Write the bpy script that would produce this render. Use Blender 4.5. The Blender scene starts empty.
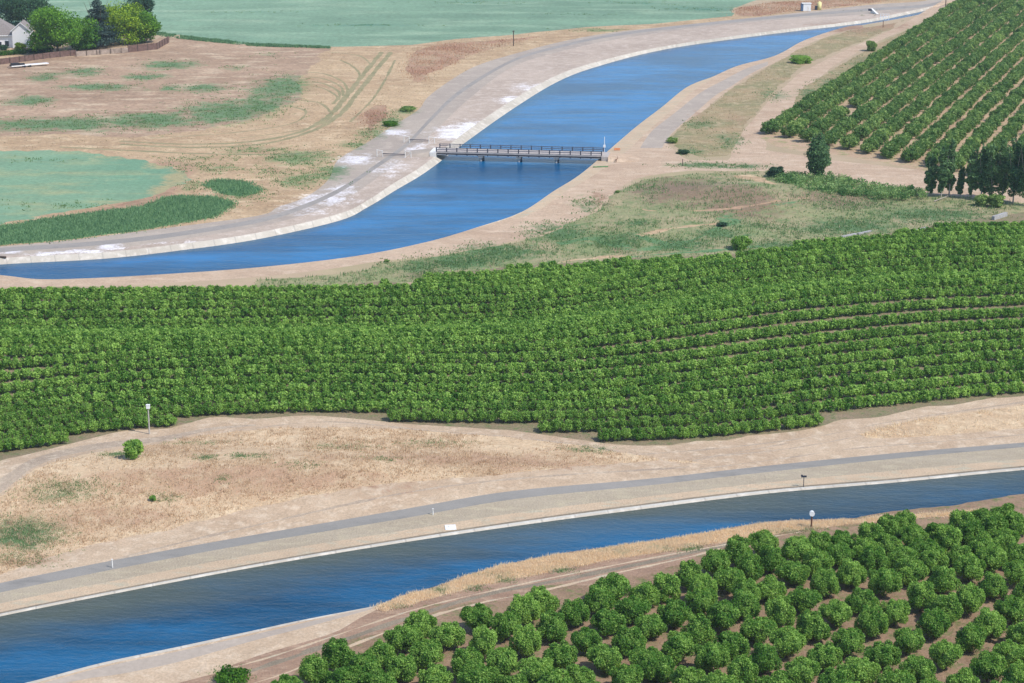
import bpy, math, random
import numpy as np
from mathutils import Vector, noise as mnoise
from mathutils.geometry import delaunay_2d_cdt
R = math.radians
HAZE = .00006
random.seed(7); rng = np.random.default_rng(7)
sc = bpy.context.scene
COL = sc.collection

# ------------------------------------------------------------------ camera
H = 115.3; PITCH = R(16.2); FP = 2000.0
cam = bpy.data.cameras.new('camera'); cam_o = bpy.data.objects.new('camera', cam); COL.objects.link(cam_o)
cam_o.location = (0, 0, H); cam_o.rotation_euler = (R(90) - PITCH, 0, 0)
cam.sensor_width = 36; cam.lens = 36 * FP / 1024; cam.clip_end = 30000; cam.clip_start = 1
sc.camera = cam_o
SP, CP = math.sin(PITCH), math.cos(PITCH)

def G(px, py, z=0.0):
    """the ground point (x, y) seen at a photograph position, at height z"""
    u = (px - 512) / FP; v = (py - 341.5) / FP
    t = (H - z) / (SP + CP * v)
    return (u * t, (CP - SP * v) * t)
def sc_at(py): return FP * (SP + CP * (py - 341.5) / FP) / H       # pixels per metre there
def fs_at(py): return SP + CP * (py - 341.5) / FP

def catmull(pts, n=6):
    if len(pts) < 3: return list(pts)
    out = []
    P = [pts[0]] + list(pts) + [pts[-1]]
    for i in range(1, len(P) - 2):
        p0, p1, p2, p3 = map(np.array, (P[i-1], P[i], P[i+1], P[i+2]))
        for k in range(n):
            t = k / n
            out.append(tuple(.5*((2*p1)+(-p0+p2)*t+(2*p0-5*p1+4*p2-p3)*t*t+(-p0+3*p1-3*p2+p3)*t**3)))
    out.append(tuple(pts[-1])); return out

# ------------------------------------------------------------------ relief
crest = np.array([G(*p) for p in [(-200,353),(0,350),(256,348),(430,345),(540,340),(640,325),(768,304),(896,292),(1024,287),(1200,284)]])
mound_c = np.array(G(240, 480)); 
def height(x, y):
    x = np.asarray(x, float); y = np.asarray(y, float)
    d = y - np.interp(x, crest[:,0], crest[:,1])
    h = 2.3*np.exp(-((d+10)/19)**2) - 2.6*np.exp(-((d-19)/13)**2)
    inb = (y > 300) & (y < 640)
    h = np.where(inb, h, 0)
    m = np.exp(-(((x-mound_c[0])/48)**2 + ((y-mound_c[1])/13)**2))
    h = h + 3.0*m
    # rough hummocks of the waste ground east of the bridge
    c = G(700, 205); e = np.exp(-(((x-c[0])/55)**2 + ((y-c[1])/32)**2))
    kx, ky = G(700, 196); h = h + 3.2*np.exp(-(((x-kx)/21)**2 + ((y-ky)/13)**2))
    h = h + e*(1.6*np.sin(x*.085+1)*np.sin(y*.06) )
    return h
def GH(px, py, dz=0.0):
    z = 0
    for _ in range(12):
        x, y = G(px, py, z + dz); z = .5*z + .5*float(height(x, y))
    return x, y, float(height(x, y))

# ------------------------------------------------------------------ materials
def new_mat(name):
    m = bpy.data.materials.new(name); m.use_nodes = True
    nt = m.node_tree; nt.nodes.clear()
    out = nt.nodes.new('ShaderNodeOutputMaterial'); b = nt.nodes.new('ShaderNodeBsdfPrincipled')
    nt.links.new(b.outputs[0], out.inputs[0]); b.inputs['Roughness'].default_value = .9
    b.inputs['Specular IOR Level'].default_value = .2
    return m, nt, b
def N(nt, t, **kw):
    n = nt.nodes.new(t)
    for k, v in kw.items():
        if k in n.inputs: n.inputs[k].default_value = v
        else: setattr(n, k, v)
    return n
def noise_n(nt, scale, detail=4, stretch=(1,1,1), rough=.6, off=(0,0,0), rz=0):
    tc = N(nt, 'ShaderNodeNewGeometry'); mp = N(nt, 'ShaderNodeMapping')
    mp.inputs['Scale'].default_value = stretch; mp.inputs['Location'].default_value = off
    mp.inputs['Rotation'].default_value = (0, 0, rz)
    nt.links.new(tc.outputs['Position'], mp.inputs['Vector'])
    n = N(nt, 'ShaderNodeTexNoise', Scale=scale, Detail=detail, Roughness=rough)
    nt.links.new(mp.outputs[0], n.inputs['Vector']); return n
def ramp(nt, src, a, b):
    r = N(nt, 'ShaderNodeMapRange'); r.inputs['From Min'].default_value = a; r.inputs['From Max'].default_value = b
    nt.links.new(src, r.inputs['Value']); return r.outputs[0]
def mix(nt, f, a, b):
    m = N(nt, 'ShaderNodeMix', data_type='RGBA')
    if isinstance(f, (int, float)): m.inputs[0].default_value = f
    else: nt.links.new(f, m.inputs[0])
    for v, k in ((a, 6), (b, 7)):
        if isinstance(v, tuple): m.inputs[k].default_value = (*v, 1)
        else: nt.links.new(v, m.inputs[k])
    return m.outputs[2]
def math_n(nt, op, a, b):
    m = N(nt, 'ShaderNodeMath', operation=op)
    for i, v in enumerate((a, b)):
        if isinstance(v, (int, float)): m.inputs[i].default_value = v
        else: nt.links.new(v, m.inputs[i])
    return m.outputs[0]
def bump(nt, b, src, strength, dist):
    n = N(nt, 'ShaderNodeBump', Strength=strength, Distance=dist)
    nt.links.new(src, n.inputs['Height']); nt.links.new(n.outputs[0], b.inputs['Normal'])

def ground_mat(name, c1, c2, c3=None, s1=.06, s2=.5, s3=2.2, speck=.35, stretch=(1,1,1), rz=0, relief=.25, blobs=True,
               green=(.075,.155,.06), brown=(.26,.15,.095), pale=(.72,.66,.58), joints=0):
    """mottled soil or grass: two broad tones, a third in patches, fine speckle, and the land-cover patches of the sheet"""
    m, nt, b = new_mat(name)
    n1 = noise_n(nt, s1, 6, stretch, rz=rz); n2 = noise_n(nt, s2, 5, stretch, off=(7,3,0), rz=rz); n3 = noise_n(nt, s3, 3, off=(1,9,0))
    nb = noise_n(nt, s2*.8, 8, off=(11,5,0), rough=.72)
    col = mix(nt, ramp(nt, n1.outputs[0], .38, .62), c1, c2)
    if c3: col = mix(nt, ramp(nt, n2.outputs[0], .5, .68), col, c3)
    if blobs:
        for att, c in (('green', green), ('brown', brown), ('pale', pale)):
            a = N(nt, 'ShaderNodeAttribute', attribute_name=att)
            v = math_n(nt, 'ADD', a.outputs['Fac'], math_n(nt, 'MULTIPLY', math_n(nt, 'SUBTRACT', nb.outputs[0], .5), 2.4))
            v = math_n(nt, 'ADD', v, math_n(nt, 'MULTIPLY', math_n(nt, 'SUBTRACT', n3.outputs[0], .5), 1.0))
            f = ramp(nt, v, .38, .85)
            f = math_n(nt, 'MULTIPLY', f, ramp(nt, a.outputs['Fac'], .08, .35))
            col = mix(nt, math_n(nt, 'MULTIPLY', f, .9), col, c)
    if joints:      # dark joints between concrete panels
        gp = N(nt, 'ShaderNodeNewGeometry'); sx = N(nt, 'ShaderNodeSeparateXYZ'); nt.links.new(gp.outputs['Position'], sx.inputs[0])
        q = math_n(nt, 'FRACT', math_n(nt, 'MULTIPLY', math_n(nt, 'ADD', sx.outputs['X'], math_n(nt, 'MULTIPLY', sx.outputs['Y'], .35)), 1/joints), 0)
        col = mix(nt, math_n(nt, 'MULTIPLY', math_n(nt, 'LESS_THAN', q, .05), .35), col, (.2,.18,.16))
    sp = N(nt, 'ShaderNodeHueSaturation'); nt.links.new(col, sp.inputs['Color'])
    v = math_n(nt, 'ADD', 1 - speck*.8, math_n(nt, 'MULTIPLY', ramp(nt, n3.outputs[0], .25, .75), speck))
    v = math_n(nt, 'ADD', v, math_n(nt, 'MULTIPLY', ramp(nt, nb.outputs[0], .3, .7), speck*.6))
    nt.links.new(v, sp.inputs['Value']); nt.links.new(sp.outputs[0], b.inputs['Base Color'])
    if relief: bump(nt, b, n3.outputs[0], .7, relief)
    return m
M = {}
M['straw']  = ground_mat('dry_grass_soil', (0.543,0.398,0.252), (0.446,0.310,0.189), (0.601,0.463,0.302), s1=.05, s2=.35, s3=1.6, speck=.4, relief=.3, brown=(.37,.235,.15))
M['waste']  = ground_mat('waste_grass_soil', (.22,.245,.11), (.34,.28,.165), (.15,.20,.08), s1=.045, s2=.28, s3=1.2, speck=.45, relief=.4, stretch=(1,.8,1), brown=(.20,.135,.09))
M['scrub']   = ground_mat('golden_scrub_soil', (.34,.245,.14), (.22,.205,.10), (.40,.31,.19), s1=.05, s2=.3, s3=1.2, speck=.5, relief=.4, brown=(.30,.19,.12))
M['lot']     = ground_mat('fallow_dirt', (.375,.255,.17), (.30,.20,.13), (.48,.365,.25), s1=.03, s2=.16, s3=.7, speck=.65, stretch=(.4,1,1), green=(.10,.19,.085))
M['tan']     = ground_mat('mown_straw', (0.446,0.315,0.189), (0.369,0.250,0.147), (0.524,0.389,0.244), s1=.025, s2=.2, s3=.9, speck=.55, stretch=(.6,1,1), brown=(.34,.215,.14), green=(.13,.20,.08))
M['crop']   = ground_mat('young_crop', (.195,.305,.20), (.145,.235,.155), (.255,.35,.235), s1=.014, s2=.06, s3=.5, speck=.45, stretch=(.3,1,1), rz=.12, green=(.085,.19,.13), brown=(.42,.34,.22))
M['meadow'] = ground_mat('green_crop_strip', (.145,.265,.165), (.195,.30,.185), (.27,.31,.17), s1=.02, s2=.1, s3=.7, speck=.35, stretch=(.4,1,1), brown=(.33,.28,.15))
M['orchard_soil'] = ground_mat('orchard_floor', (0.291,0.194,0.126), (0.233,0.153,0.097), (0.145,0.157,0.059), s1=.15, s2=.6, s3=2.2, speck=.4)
M['mid_soil'] = ground_mat('weedy_orchard_floor_painted_shade', (.21,.175,.10), (.25,.185,.12), (.13,.16,.065), s1=.15, s2=.6, s3=2.2, speck=.4)  # weedy floor, darkened in colour to stand for shade between tree rows
M['row_soil'] = ground_mat('orchard_row_floor', (.46,.33,.22), (.38,.26,.17), (.27,.26,.12), s1=.06, s2=.3, s3=1.2, speck=.3)
M['dirt']   = ground_mat('brown_track_dirt', (0.320,0.208,0.143), (0.262,0.167,0.113), (0.388,0.268,0.185), s1=.12, s2=.5, s3=2.2, speck=.3, stretch=(.5,1.6,1), rz=-.5, green=(.10,.17,.05))
M['sand']   = ground_mat('pale_sand', (0.475,0.347,0.244), (0.407,0.287,0.197), (0.533,0.407,0.294), s1=.05, s2=.3, s3=1.5, speck=.35, stretch=(.5,1,1), pale=(.74,.71,.71))
M['berm']   = ground_mat('sandy_berm', (0.485,0.365,0.252), (0.417,0.301,0.202), (0.553,0.435,0.315), s1=.06, s2=.4, s3=2.4, speck=.4, relief=.15)
M['track']   = ground_mat('grey_farm_track', (0.407,0.319,0.235), (0.349,0.268,0.197), (0.485,0.389,0.286), s1=.1, s2=.6, s3=2.2, speck=.3)
M['ochre']   = ground_mat('ochre_gravel', (.52,.39,.265), (.46,.345,.235), (.42,.37,.27), s1=.08, s2=.5, s3=3, speck=.28, stretch=(.5,1.2,1), blobs=False)
M['gravel']  = ground_mat('grey_gravel', (0.388,0.324,0.239), (0.354,0.291,0.210), (0.427,0.361,0.252), s1=.08, s2=.6, s3=3, speck=.22, stretch=(.5,1.2,1), blobs=False)
M['asphalt'] = ground_mat('worn_road', (.235,.222,.20), (.27,.25,.225), (.21,.198,.18), s1=.05, s2=.4, s3=3, speck=.15, stretch=(.4,1,1), relief=.02, blobs=False)
M['bankroad']= ground_mat('dusty_bank_road', (0.388,0.324,0.265), (0.339,0.282,0.235), (0.427,0.356,0.290), s1=.03, s2=.2, s3=1.2, speck=.18, relief=.08, pale=(.70,.67,.69))
M['bankgrey']= ground_mat('grey_wheel_band', (.27,.245,.22), (.31,.28,.25), (.245,.225,.205), s1=.03, s2=.2, s3=1.2, speck=.15, relief=.05, blobs=False)
M['bankside']= ground_mat('pinkish_bank_slope', (.45,.36,.29), (.38,.30,.24), (.51,.42,.35), s1=.04, s2=.3, s3=1.6, speck=.35, relief=.2, pale=(.74,.71,.71))
M['concrete']= ground_mat('pale_concrete_lining', (0.485,0.439,0.370), (0.407,0.361,0.298), (0.582,0.532,0.462), s1=.05, s2=.5, s3=3, speck=.15, relief=.03, blobs=False, joints=6.0)
M['lipconc'] = ground_mat('bright_concrete_lip', (.46,.44,.40), (.40,.38,.34), (.52,.50,.46), s1=.05, s2=.5, s3=3, speck=.12, relief=.02, blobs=False, joints=6.0)
M['olive']   = ground_mat('flattened_green_rut', (.23,.21,.11), (.30,.255,.14), s1=.1, s2=.4, s3=2, speck=.4)
M['darkline']= ground_mat('dark_bank_edge', (.20,.165,.12), (.26,.21,.15), s1=.2, s2=1, s3=3, speck=.4, blobs=False)
M['red']     = ground_mat('rusty_dry_weeds', (.34,.19,.125), (.43,.30,.19), (.27,.21,.12), s1=.05, s2=.3, s3=1.2, speck=.5, relief=.5)
M['ditch']   = ground_mat('ditch_greenery', (.10,.20,.085), (.13,.23,.10), (.20,.25,.11), s1=.08, s2=.5, s3=1.6, speck=.5, relief=.5)
M['outer']   = ground_mat('distant_farmland', (0.427,0.324,0.218), (0.369,0.278,0.176), (0.320,0.278,0.151), s1=.002, s2=.01, s3=.1, speck=.2, blobs=False)

def water_mat(name, deep, far_edge, s, rz, amp):
    m, nt, b = new_mat(name)
    b.inputs['Roughness'].default_value = .22; b.inputs['Specular IOR Level'].default_value = .26; b.inputs['IOR'].default_value = 1.33
    st = noise_n(nt, s, 5, (.25,1,1), rz=rz, rough=.65); st2 = noise_n(nt, s*5, 3, (.3,1,1), rz=rz, off=(3,5,0))
    d = mix(nt, ramp(nt, st.outputs[0], .42, .62), deep, tuple(c*.5 for c in deep))
    big = noise_n(nt, s*.45, 6, (.5,1,1), rz=rz+.5, off=(4,2,0), rough=.7); d = mix(nt, math_n(nt, 'MULTIPLY', ramp(nt, big.outputs[0], .46, .62), .8), d, tuple(c*.36 for c in deep))
    a = N(nt, 'ShaderNodeAttribute', attribute_name='far_edge')  # water colour shifts to the second tone towards the far bank
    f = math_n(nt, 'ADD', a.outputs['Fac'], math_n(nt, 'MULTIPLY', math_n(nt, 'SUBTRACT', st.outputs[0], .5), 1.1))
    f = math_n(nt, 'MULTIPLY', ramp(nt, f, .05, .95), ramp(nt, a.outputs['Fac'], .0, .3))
    nt.links.new(mix(nt, f, d, far_edge), b.inputs['Base Color'])
    w = noise_n(nt, 1.4, 4, (.6,1,1), rz=rz)
    hsum = math_n(nt, 'ADD', w.outputs[0], math_n(nt, 'MULTIPLY', st2.outputs[0], 1.5))
    bump(nt, b, hsum, .5, amp)
    return m
M['water_far'] = water_mat('blue_canal_water', (.001,.135,.335), (.01,.085,.16), .05, .15, .16)
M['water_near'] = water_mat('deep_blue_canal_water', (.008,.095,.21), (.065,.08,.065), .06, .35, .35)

def plain(name, c, rough=.7, var=.2, s=3, metallic=0):
    m, nt, b = new_mat(name)
    n = noise_n(nt, s, 4)
    nt.links.new(mix(nt, ramp(nt, n.outputs[0], .3, .7), c, tuple(x*(1-var) for x in c)), b.inputs['Base Color'])
    b.inputs['Roughness'].default_value = rough; b.inputs['Metallic'].default_value = metallic
    return m
M['white'] = plain('white_paint', (.80,.80,.80), .5, .08)
M['offwhite'] = plain('off_white_paint', (.74,.72,.68), .6, .1)
M['cream'] = plain('house_siding', (.78,.76,.76), .7, .06)
M['roof'] = plain('grey_brown_shingles', (.27,.235,.22), .9, .3, 1.5)
M['glass'] = plain('dark_window_glass', (.03,.04,.05), .15, .2)
M['wood'] = plain('weathered_brown_boards', (.20,.125,.105), .9, .45, 1.2)
M['palewood'] = plain('bleached_boards', (.42,.33,.27), .9, .5, .8)
M['polewood'] = plain('tarred_pole_wood', (.10,.075,.06), .9, .3)
M['greypole'] = plain('grey_pole', (.45,.42,.38), .8, .2)
M['darkmetal'] = plain('dark_painted_steel', (.045,.05,.075), .6, .3)
M['galv'] = plain('galvanised_rail', (.40,.41,.43), .5, .2)
M['railgrey'] = plain('blue_grey_rail', (.11,.12,.16), .6, .25)
M['deck'] = plain('pale_bridge_deck', (.46,.41,.38), .85, .25, 1)
M['pierc'] = plain('pier_concrete', (.42,.41,.40), .85, .35, 1.5)
M['rust'] = plain('rusty_post', (.19,.09,.055), .8, .4)
M['yellow'] = plain('pale_yellow_paint', (.74,.66,.30), .6, .15)
M['blue'] = plain('slate_blue_panel', (.10,.16,.26), .6, .2)
M['orange'] = plain('orange_marker', (.75,.30,.14), .7, .2)
M['blackp'] = plain('black_load', (.03,.03,.035), .6, .3)
M['bark'] = plain('orchard_bark', (.16,.115,.085), .95, .4, 6)
M['palebark'] = plain('pale_bark', (.42,.36,.31), .95, .3, 4)

def leaf_mat(name, dark, light, trans=.3, hue=.02):
    """leaves: tone differs from leaf cluster to leaf cluster (face attribute) and from tree to tree"""
    m = bpy.data.materials.new(name); m.use_nodes = True; nt = m.node_tree; nt.nodes.clear()
    out = N(nt, 'ShaderNodeOutputMaterial'); d = N(nt, 'ShaderNodeBsdfPrincipled'); t = N(nt, 'ShaderNodeBsdfTranslucent'); mx = N(nt, 'ShaderNodeMixShader')
    d.inputs['Roughness'].default_value = .55; d.inputs['Specular IOR Level'].default_value = .2
    a = N(nt, 'ShaderNodeAttribute', attribute_name='tone'); oi = N(nt, 'ShaderNodeObjectInfo')
    f = math_n(nt, 'ADD', a.outputs['Fac'], math_n(nt, 'MULTIPLY', math_n(nt, 'SUBTRACT', oi.outputs['Random'], .5), .35))
    c = mix(nt, ramp(nt, f, .15, .85), dark, light)
    nt.links.new(c, d.inputs['Base Color'])
    hs = N(nt, 'ShaderNodeHueSaturation', Saturation=1.1, Value=1.0); nt.links.new(c, hs.inputs['Color']); nt.links.new(hs.outputs[0], t.inputs['Color'])
    mx.inputs[0].default_value = trans
    nt.links.new(d.outputs[0], mx.inputs[1]); nt.links.new(t.outputs[0], mx.inputs[2]); nt.links.new(mx.outputs[0], out.inputs[0])
    return m
M['leaf'] = leaf_mat('orchard_leaves', (.08,.215,.028), (.385,.585,.125), .44)
M['leaf_row'] = leaf_mat('row_tree_leaves', (.09,.19,.045), (.42,.56,.17), .45)
M['leaf_dark'] = leaf_mat('dark_blue_green_leaves', (.014,.05,.028), (.05,.115,.045), .15)
M['leaf_bright'] = leaf_mat('bright_green_leaves', (.035,.13,.012), (.16,.33,.025))
M['leaf_yellow'] = leaf_mat('yellow_green_leaves', (.07,.17,.01), (.36,.50,.03))
M['needles'] = leaf_mat('blue_green_needles', (.018,.045,.04), (.06,.10,.075), .1)
M['poplar'] = leaf_mat('poplar_leaves', (.045,.13,.05), (.22,.35,.13), .35)
M['rustweed'] = leaf_mat('rusty_weed_stalks', (.30,.15,.09), (.62,.38,.24), .4)
M['reed'] = leaf_mat('reed_blades', (.06,.17,.045), (.34,.48,.18), .4)
M['drygrass'] = leaf_mat('dry_grass_blades', (.82,.65,.45), (.95,.81,.58), .5)
M['hillgrass'] = leaf_mat('hillside_grass_blades', (.50,.345,.22), (.80,.63,.43), .45)
M['dullgrass'] = leaf_mat('dull_dry_stalks', (.34,.27,.16), (.60,.50,.32), .4)
M['weed'] = leaf_mat('green_weed_blades', (.10,.20,.07), (.25,.35,.15), .45)
M['ditchleaf'] = leaf_mat('ditch_weed_leaves', (.10,.22,.11), (.26,.42,.20), .45)

# ------------------------------------------------------------------ object helpers
def tag(o, label=None, cat=None, group=None, kind=None):
    if label: o['label'] = label
    if cat: o['category'] = cat
    if group: o['group'] = group
    if kind: o['kind'] = kind
    return o
def thing(name, loc, label, cat, group=None, rz=0):
    o = bpy.data.objects.new(name, None); COL.objects.link(o); o.location = loc; o.rotation_euler = (0,0,rz)
    o.empty_display_size = .5
    return tag(o, label, cat, group)
def link(name, me, mat, parent=None, smooth=False):
    if mat: me.materials.append(mat)
    if smooth: me.polygons.foreach_set('use_smooth', [True]*len(me.polygons))
    o = bpy.data.objects.new(name, me); COL.objects.link(o)
    if parent: o.parent = parent
    return o
class MB:
    def __init__(s): s.v = []; s.f = []
    def box(s, c, size, rz=0, taper=1.0):
        i = len(s.v); cx, cy, cz = c; a, b, h = (q/2 for q in size); ca, sa = math.cos(rz), math.sin(rz)
        for z, k in ((-h, 1), (h, taper)):
            for x, y in ((-a,-b),(a,-b),(a,b),(-a,b)):
                x *= k; y *= k
                s.v.append((cx+x*ca-y*sa, cy+x*sa+y*ca, cz+z))
        s.f += [tuple(i+q for q in f) for f in ((3,2,1,0),(4,5,6,7),(0,1,5,4),(1,2,6,5),(2,3,7,6),(3,0,4,7))]; return s
    def bar(s, p, q, r0, r1=None, n=8):
        p, q = Vector(p), Vector(q); r1 = r0 if r1 is None else r1
        d = (q-p).normalized(); u = d.orthogonal().normalized(); w = d.cross(u); i = len(s.v)
        for c, r in ((p, r0), (q, r1)):
            for k in range(n):
                a = 2*math.pi*k/n; s.v.append(tuple(c+u*math.cos(a)*r+w*math.sin(a)*r))
        for k in range(n): s.f.append((i+k, i+(k+1)%n, i+n+(k+1)%n, i+n+k))
        s.f.append(tuple(i+k for k in reversed(range(n)))); s.f.append(tuple(i+n+k for k in range(n))); return s
    def poly(s, pts, flip=False):
        i = len(s.v); s.v += [tuple(p) for p in pts]; f = tuple(range(i, i+len(pts))); s.f.append(f[::-1] if flip else f); return s
    def build(s, name, mat, parent=None, smooth=False):
        me = bpy.data.meshes.new(name); me.from_pydata(s.v, [], s.f); me.update(); return link(name, me, mat, parent, smooth)

def quads_mesh(name, V, tone, mat, nv=4):
    """V: (n, nv, 3) corner array; one tone per face"""
    n = len(V); me = bpy.data.meshes.new(name)
    me.vertices.add(n*nv); me.vertices.foreach_set('co', V.reshape(-1).astype(np.float32))
    me.loops.add(n*nv); me.loops.foreach_set('vertex_index', np.arange(n*nv, dtype=np.int32))
    me.polygons.add(n); me.polygons.foreach_set('loop_start', np.arange(0, n*nv, nv, dtype=np.int32))
    me.polygons.foreach_set('loop_total', np.full(n, nv, dtype=np.int32))
    a = me.attributes.new('tone', 'FLOAT', 'FACE'); a.data.foreach_set('value', tone.astype(np.float32))
    me.materials.append(mat); me.update(calc_edges=True); return me

def crown_quads(r, n, lobes, size, shell=.45, outward=.55):
    """leaf clusters spread in the volume of several uneven lobes; lobes = (x,y,z,rx,ry,rz)"""
    L = np.array(lobes); w = L[:,3]*L[:,4]+L[:,4]*L[:,5]; w /= w.sum()
    k = r.choice(len(L), n, p=w); D = r.normal(size=(n,3)); D /= np.linalg.norm(D, axis=1)[:,None]
    rad = 1 - shell*r.random(n)**1.6
    # uneven surface
    ph = np.sin(D[:,0]*5+k)*np.sin(D[:,1]*6+k*2)*np.sin(D[:,2]*5+k*3)
    rad = rad*(1+.16*ph) + r.normal(size=n)*.06
    C = L[k,:3] + D*L[k,3:]*rad[:,None]
    C = C[C[:,2] > .12]; n2 = len(C); D = D[:n2] if n2 == n else (C-L[k[:n2],:3])
    D = C - np.array([0,0,(L[:,2]*w).sum()]); D /= np.linalg.norm(D, axis=1)[:,None]+1e-6
    nm = D*outward + r.normal(size=(n2,3))*.55; nm[:,2] += .12; nm /= np.linalg.norm(nm, axis=1)[:,None]
    a = np.cross(nm, r.normal(size=(n2,3))); a /= np.linalg.norm(a, axis=1)[:,None]; b = np.cross(nm, a)
    s = size*(.6+.8*r.random(n2))[:,None]; t = s*(.45+.4*r.random(n2))[:,None]
    V = np.stack([C-a*s, C-b*t, C+a*s, C+b*t], 1)
    tone = np.clip(.42 + .22*r.normal(size=n2) + .18*np.sin(C[:,0]*2.3+1)*np.sin(C[:,1]*2.1)*1.2, 0, 1)
    return V, tone
def orchard_lobes(r, w=2.1, h=3.9):
    """a bushy vase: a squat core, shoulders of uneven tufts all round, upright tufts on top"""
    lob = [(0,0,h*.50, w*.66, w*.66, h*.36)]
    n = 11
    for i in range(n):
        a = i*2*math.pi/n + r.normal()*.25; q = w*(.55+.18*r.random())
        lob.append((q*math.cos(a), q*math.sin(a), h*(.30+.40*r.random()), w*(.24+.14*r.random()), w*(.24+.14*r.random()), h*(.16+.12*r.random())))
    for i in range(6):
        a = r.random()*6.28; q = w*.45*math.sqrt(r.random()); lob.append((q*math.cos(a), q*math.sin(a), h*(.74+.10*r.random()), w*(.20+.12*r.random()), w*(.20+.12*r.random()), h*(.12+.06*r.random())))
    return lob
def trunk_mb(r, h=1.9, rad=.16, spread=.9, limbs=4):
    mb = MB(); f = .38*h; mb.bar((0,0,-.25), (0,0,f), rad*1.15, rad*.85)
    for i in range(limbs):
        a = i*2*math.pi/limbs + r.random(); p = (spread*.5*math.cos(a), spread*.5*math.sin(a), h*.75)
        mb.bar((0,0,f-.04), p, rad*.6, rad*.4, 6); mb.bar(p, (spread*math.cos(a), spread*math.sin(a), h*1.25), rad*.4, rad*.12, 5)
    return mb
def copy_tree(o, parent=None):
    c = o.copy(); COL.objects.link(c)
    if parent: c.parent = parent
    for ch in o.children: copy_tree(ch, c)
    return c

# ------------------------------------------------------------------ land-cover sheet
LINES = {}
def W(pts, z=0.0, smooth=True):
    q = catmull(pts) if smooth else pts
    return [(*G(px, py, z), z) for px, py in q]
def rough(poly, amp, step=1.6, closed=True):
    """break a drawn natural edge up into small irregular tongues"""
    out = []; n = len(poly)
    for i in range(n if closed else n-1):
        a = np.array(poly[i][:2]); b = np.array(poly[(i+1)%n][:2]); L = np.linalg.norm(b-a); k = max(1, int(L/step))
        if L > 400: k = 1
        nn = np.array([-(b-a)[1], (b-a)[0]])/(L+1e-9)
        for j in range(k):
            p = a+(b-a)*j/k; q = Vector((p[0]*.22, p[1]*.22, 3.3)); d = mnoise.noise(q)*1.1 + mnoise.noise(q*3.1)*.6 + (mnoise.noise(q*.22)*2.2 if amp > .65 else 0)
            p = p + nn*d*amp; out.append((p[0], p[1], None))
    if not closed: out.append((*poly[-1][:2], None))
    return out
REG = []     # (name, material, polygon [(x,y,z or None)], z override, label)
def region(name, mat, poly, z=None): REG.append((name, mat, poly, z))
def PX(pts, amp=0, smooth=True, step=1.6):
    p = [(*G(a, b), None) for a, b in (catmull(pts+[pts[0]]) [:-1] if smooth else pts)]
    return rough(p, amp, step) if amp else p
def ribbon(pts, wpx_or_m, amp=0):
    """a strip of constant width in metres along a drawn line"""
    c = np.array([G(*p) for p in catmull(pts)]); t = np.gradient(c, axis=0); t /= np.linalg.norm(t, axis=1)[:,None]
    n = np.stack([-t[:,1], t[:,0]], 1)*wpx_or_m/2
    poly = [(*p, None) for p in (c+n)] + [(*p, None) for p in (c-n)[::-1]]
    return rough(poly, amp) if amp else poly

# --- far side first (painted in order; later wins)
far_field_edge = [(-250,28),(0,26),(155,33),(200,39),(256,45),(333,47),(411,45),(456,39),(512,35),(587,27),(652,24),(732,17),(736,8),(800,-14),(900,-40),(1300,-60)]
region('crop_field', 'crop', rough([(*G(a,b),None) for a,b in catmull(far_field_edge)], .8, closed=False) + [(2500, 3200, None), (-2500, 3200, None)])
region('mown_ground', 'tan', PX([(-300,60),(0,50),(150,40),(256,46),(333,47),(411,45),(456,39),(512,35),(587,27),(652,24),(732,16),(740,8),(860,-2),(930,-12),(955,0),(866,12),(768,19),(687,27),(612,37),(562,46),(512,61),(460,92),(432,118),(406,145),(378,165),(340,190),(300,208),(256,221),(175,234),(100,243),(-300,276)], smooth=False))
region('fallow_lot', 'lot', PX([(-300,80),(0,60),(150,42),(160,37),(256,46),(331,47),(318,60),(306,74),(299,100),(262,116),(205,130),(128,137),(50,134),(0,136),(-300,150)], 1.6, smooth=False))
region('green_crop_strip', 'meadow', PX([(-300,150),(0,149),(60,151),(110,157),(165,163),(182,176),(168,190),(150,198),(100,208),(50,216),(0,224),(-300,250)], 2.2))
region('ditch_bank', 'red', PX([(30,222),(100,208),(150,197),(168,192),(180,196),(150,206),(60,218)], .7))
region('ditch_greenery_ground', 'ditch', PX([(-250,262),(-100,238),(0,226),(75,214),(140,206),(165,197),(200,196),(226,200),(230,206),(212,216),(150,228),(75,239),(0,246),(-100,258)], .8))
region('ditch_greenery_ground', 'ditch', PX([(205,184),(222,180),(250,183),(262,190),(240,196),(215,192)], .8))
region('rusty_weed_ground', 'red', PX([(408,70),(411,56),(430,46),(470,42),(500,40),(540,36),(520,42),(470,55),(440,68),(418,82)], 1.0))
region('rusty_weed_ground', 'red', PX([(362,122),(372,108),(386,106),(384,118),(370,132)], 1.0))
region('rusty_weed_ground', 'red', PX([(736,9),(760,4),(800,1),(900,-2),(860,4),(800,11),(745,16)], .8))
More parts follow.
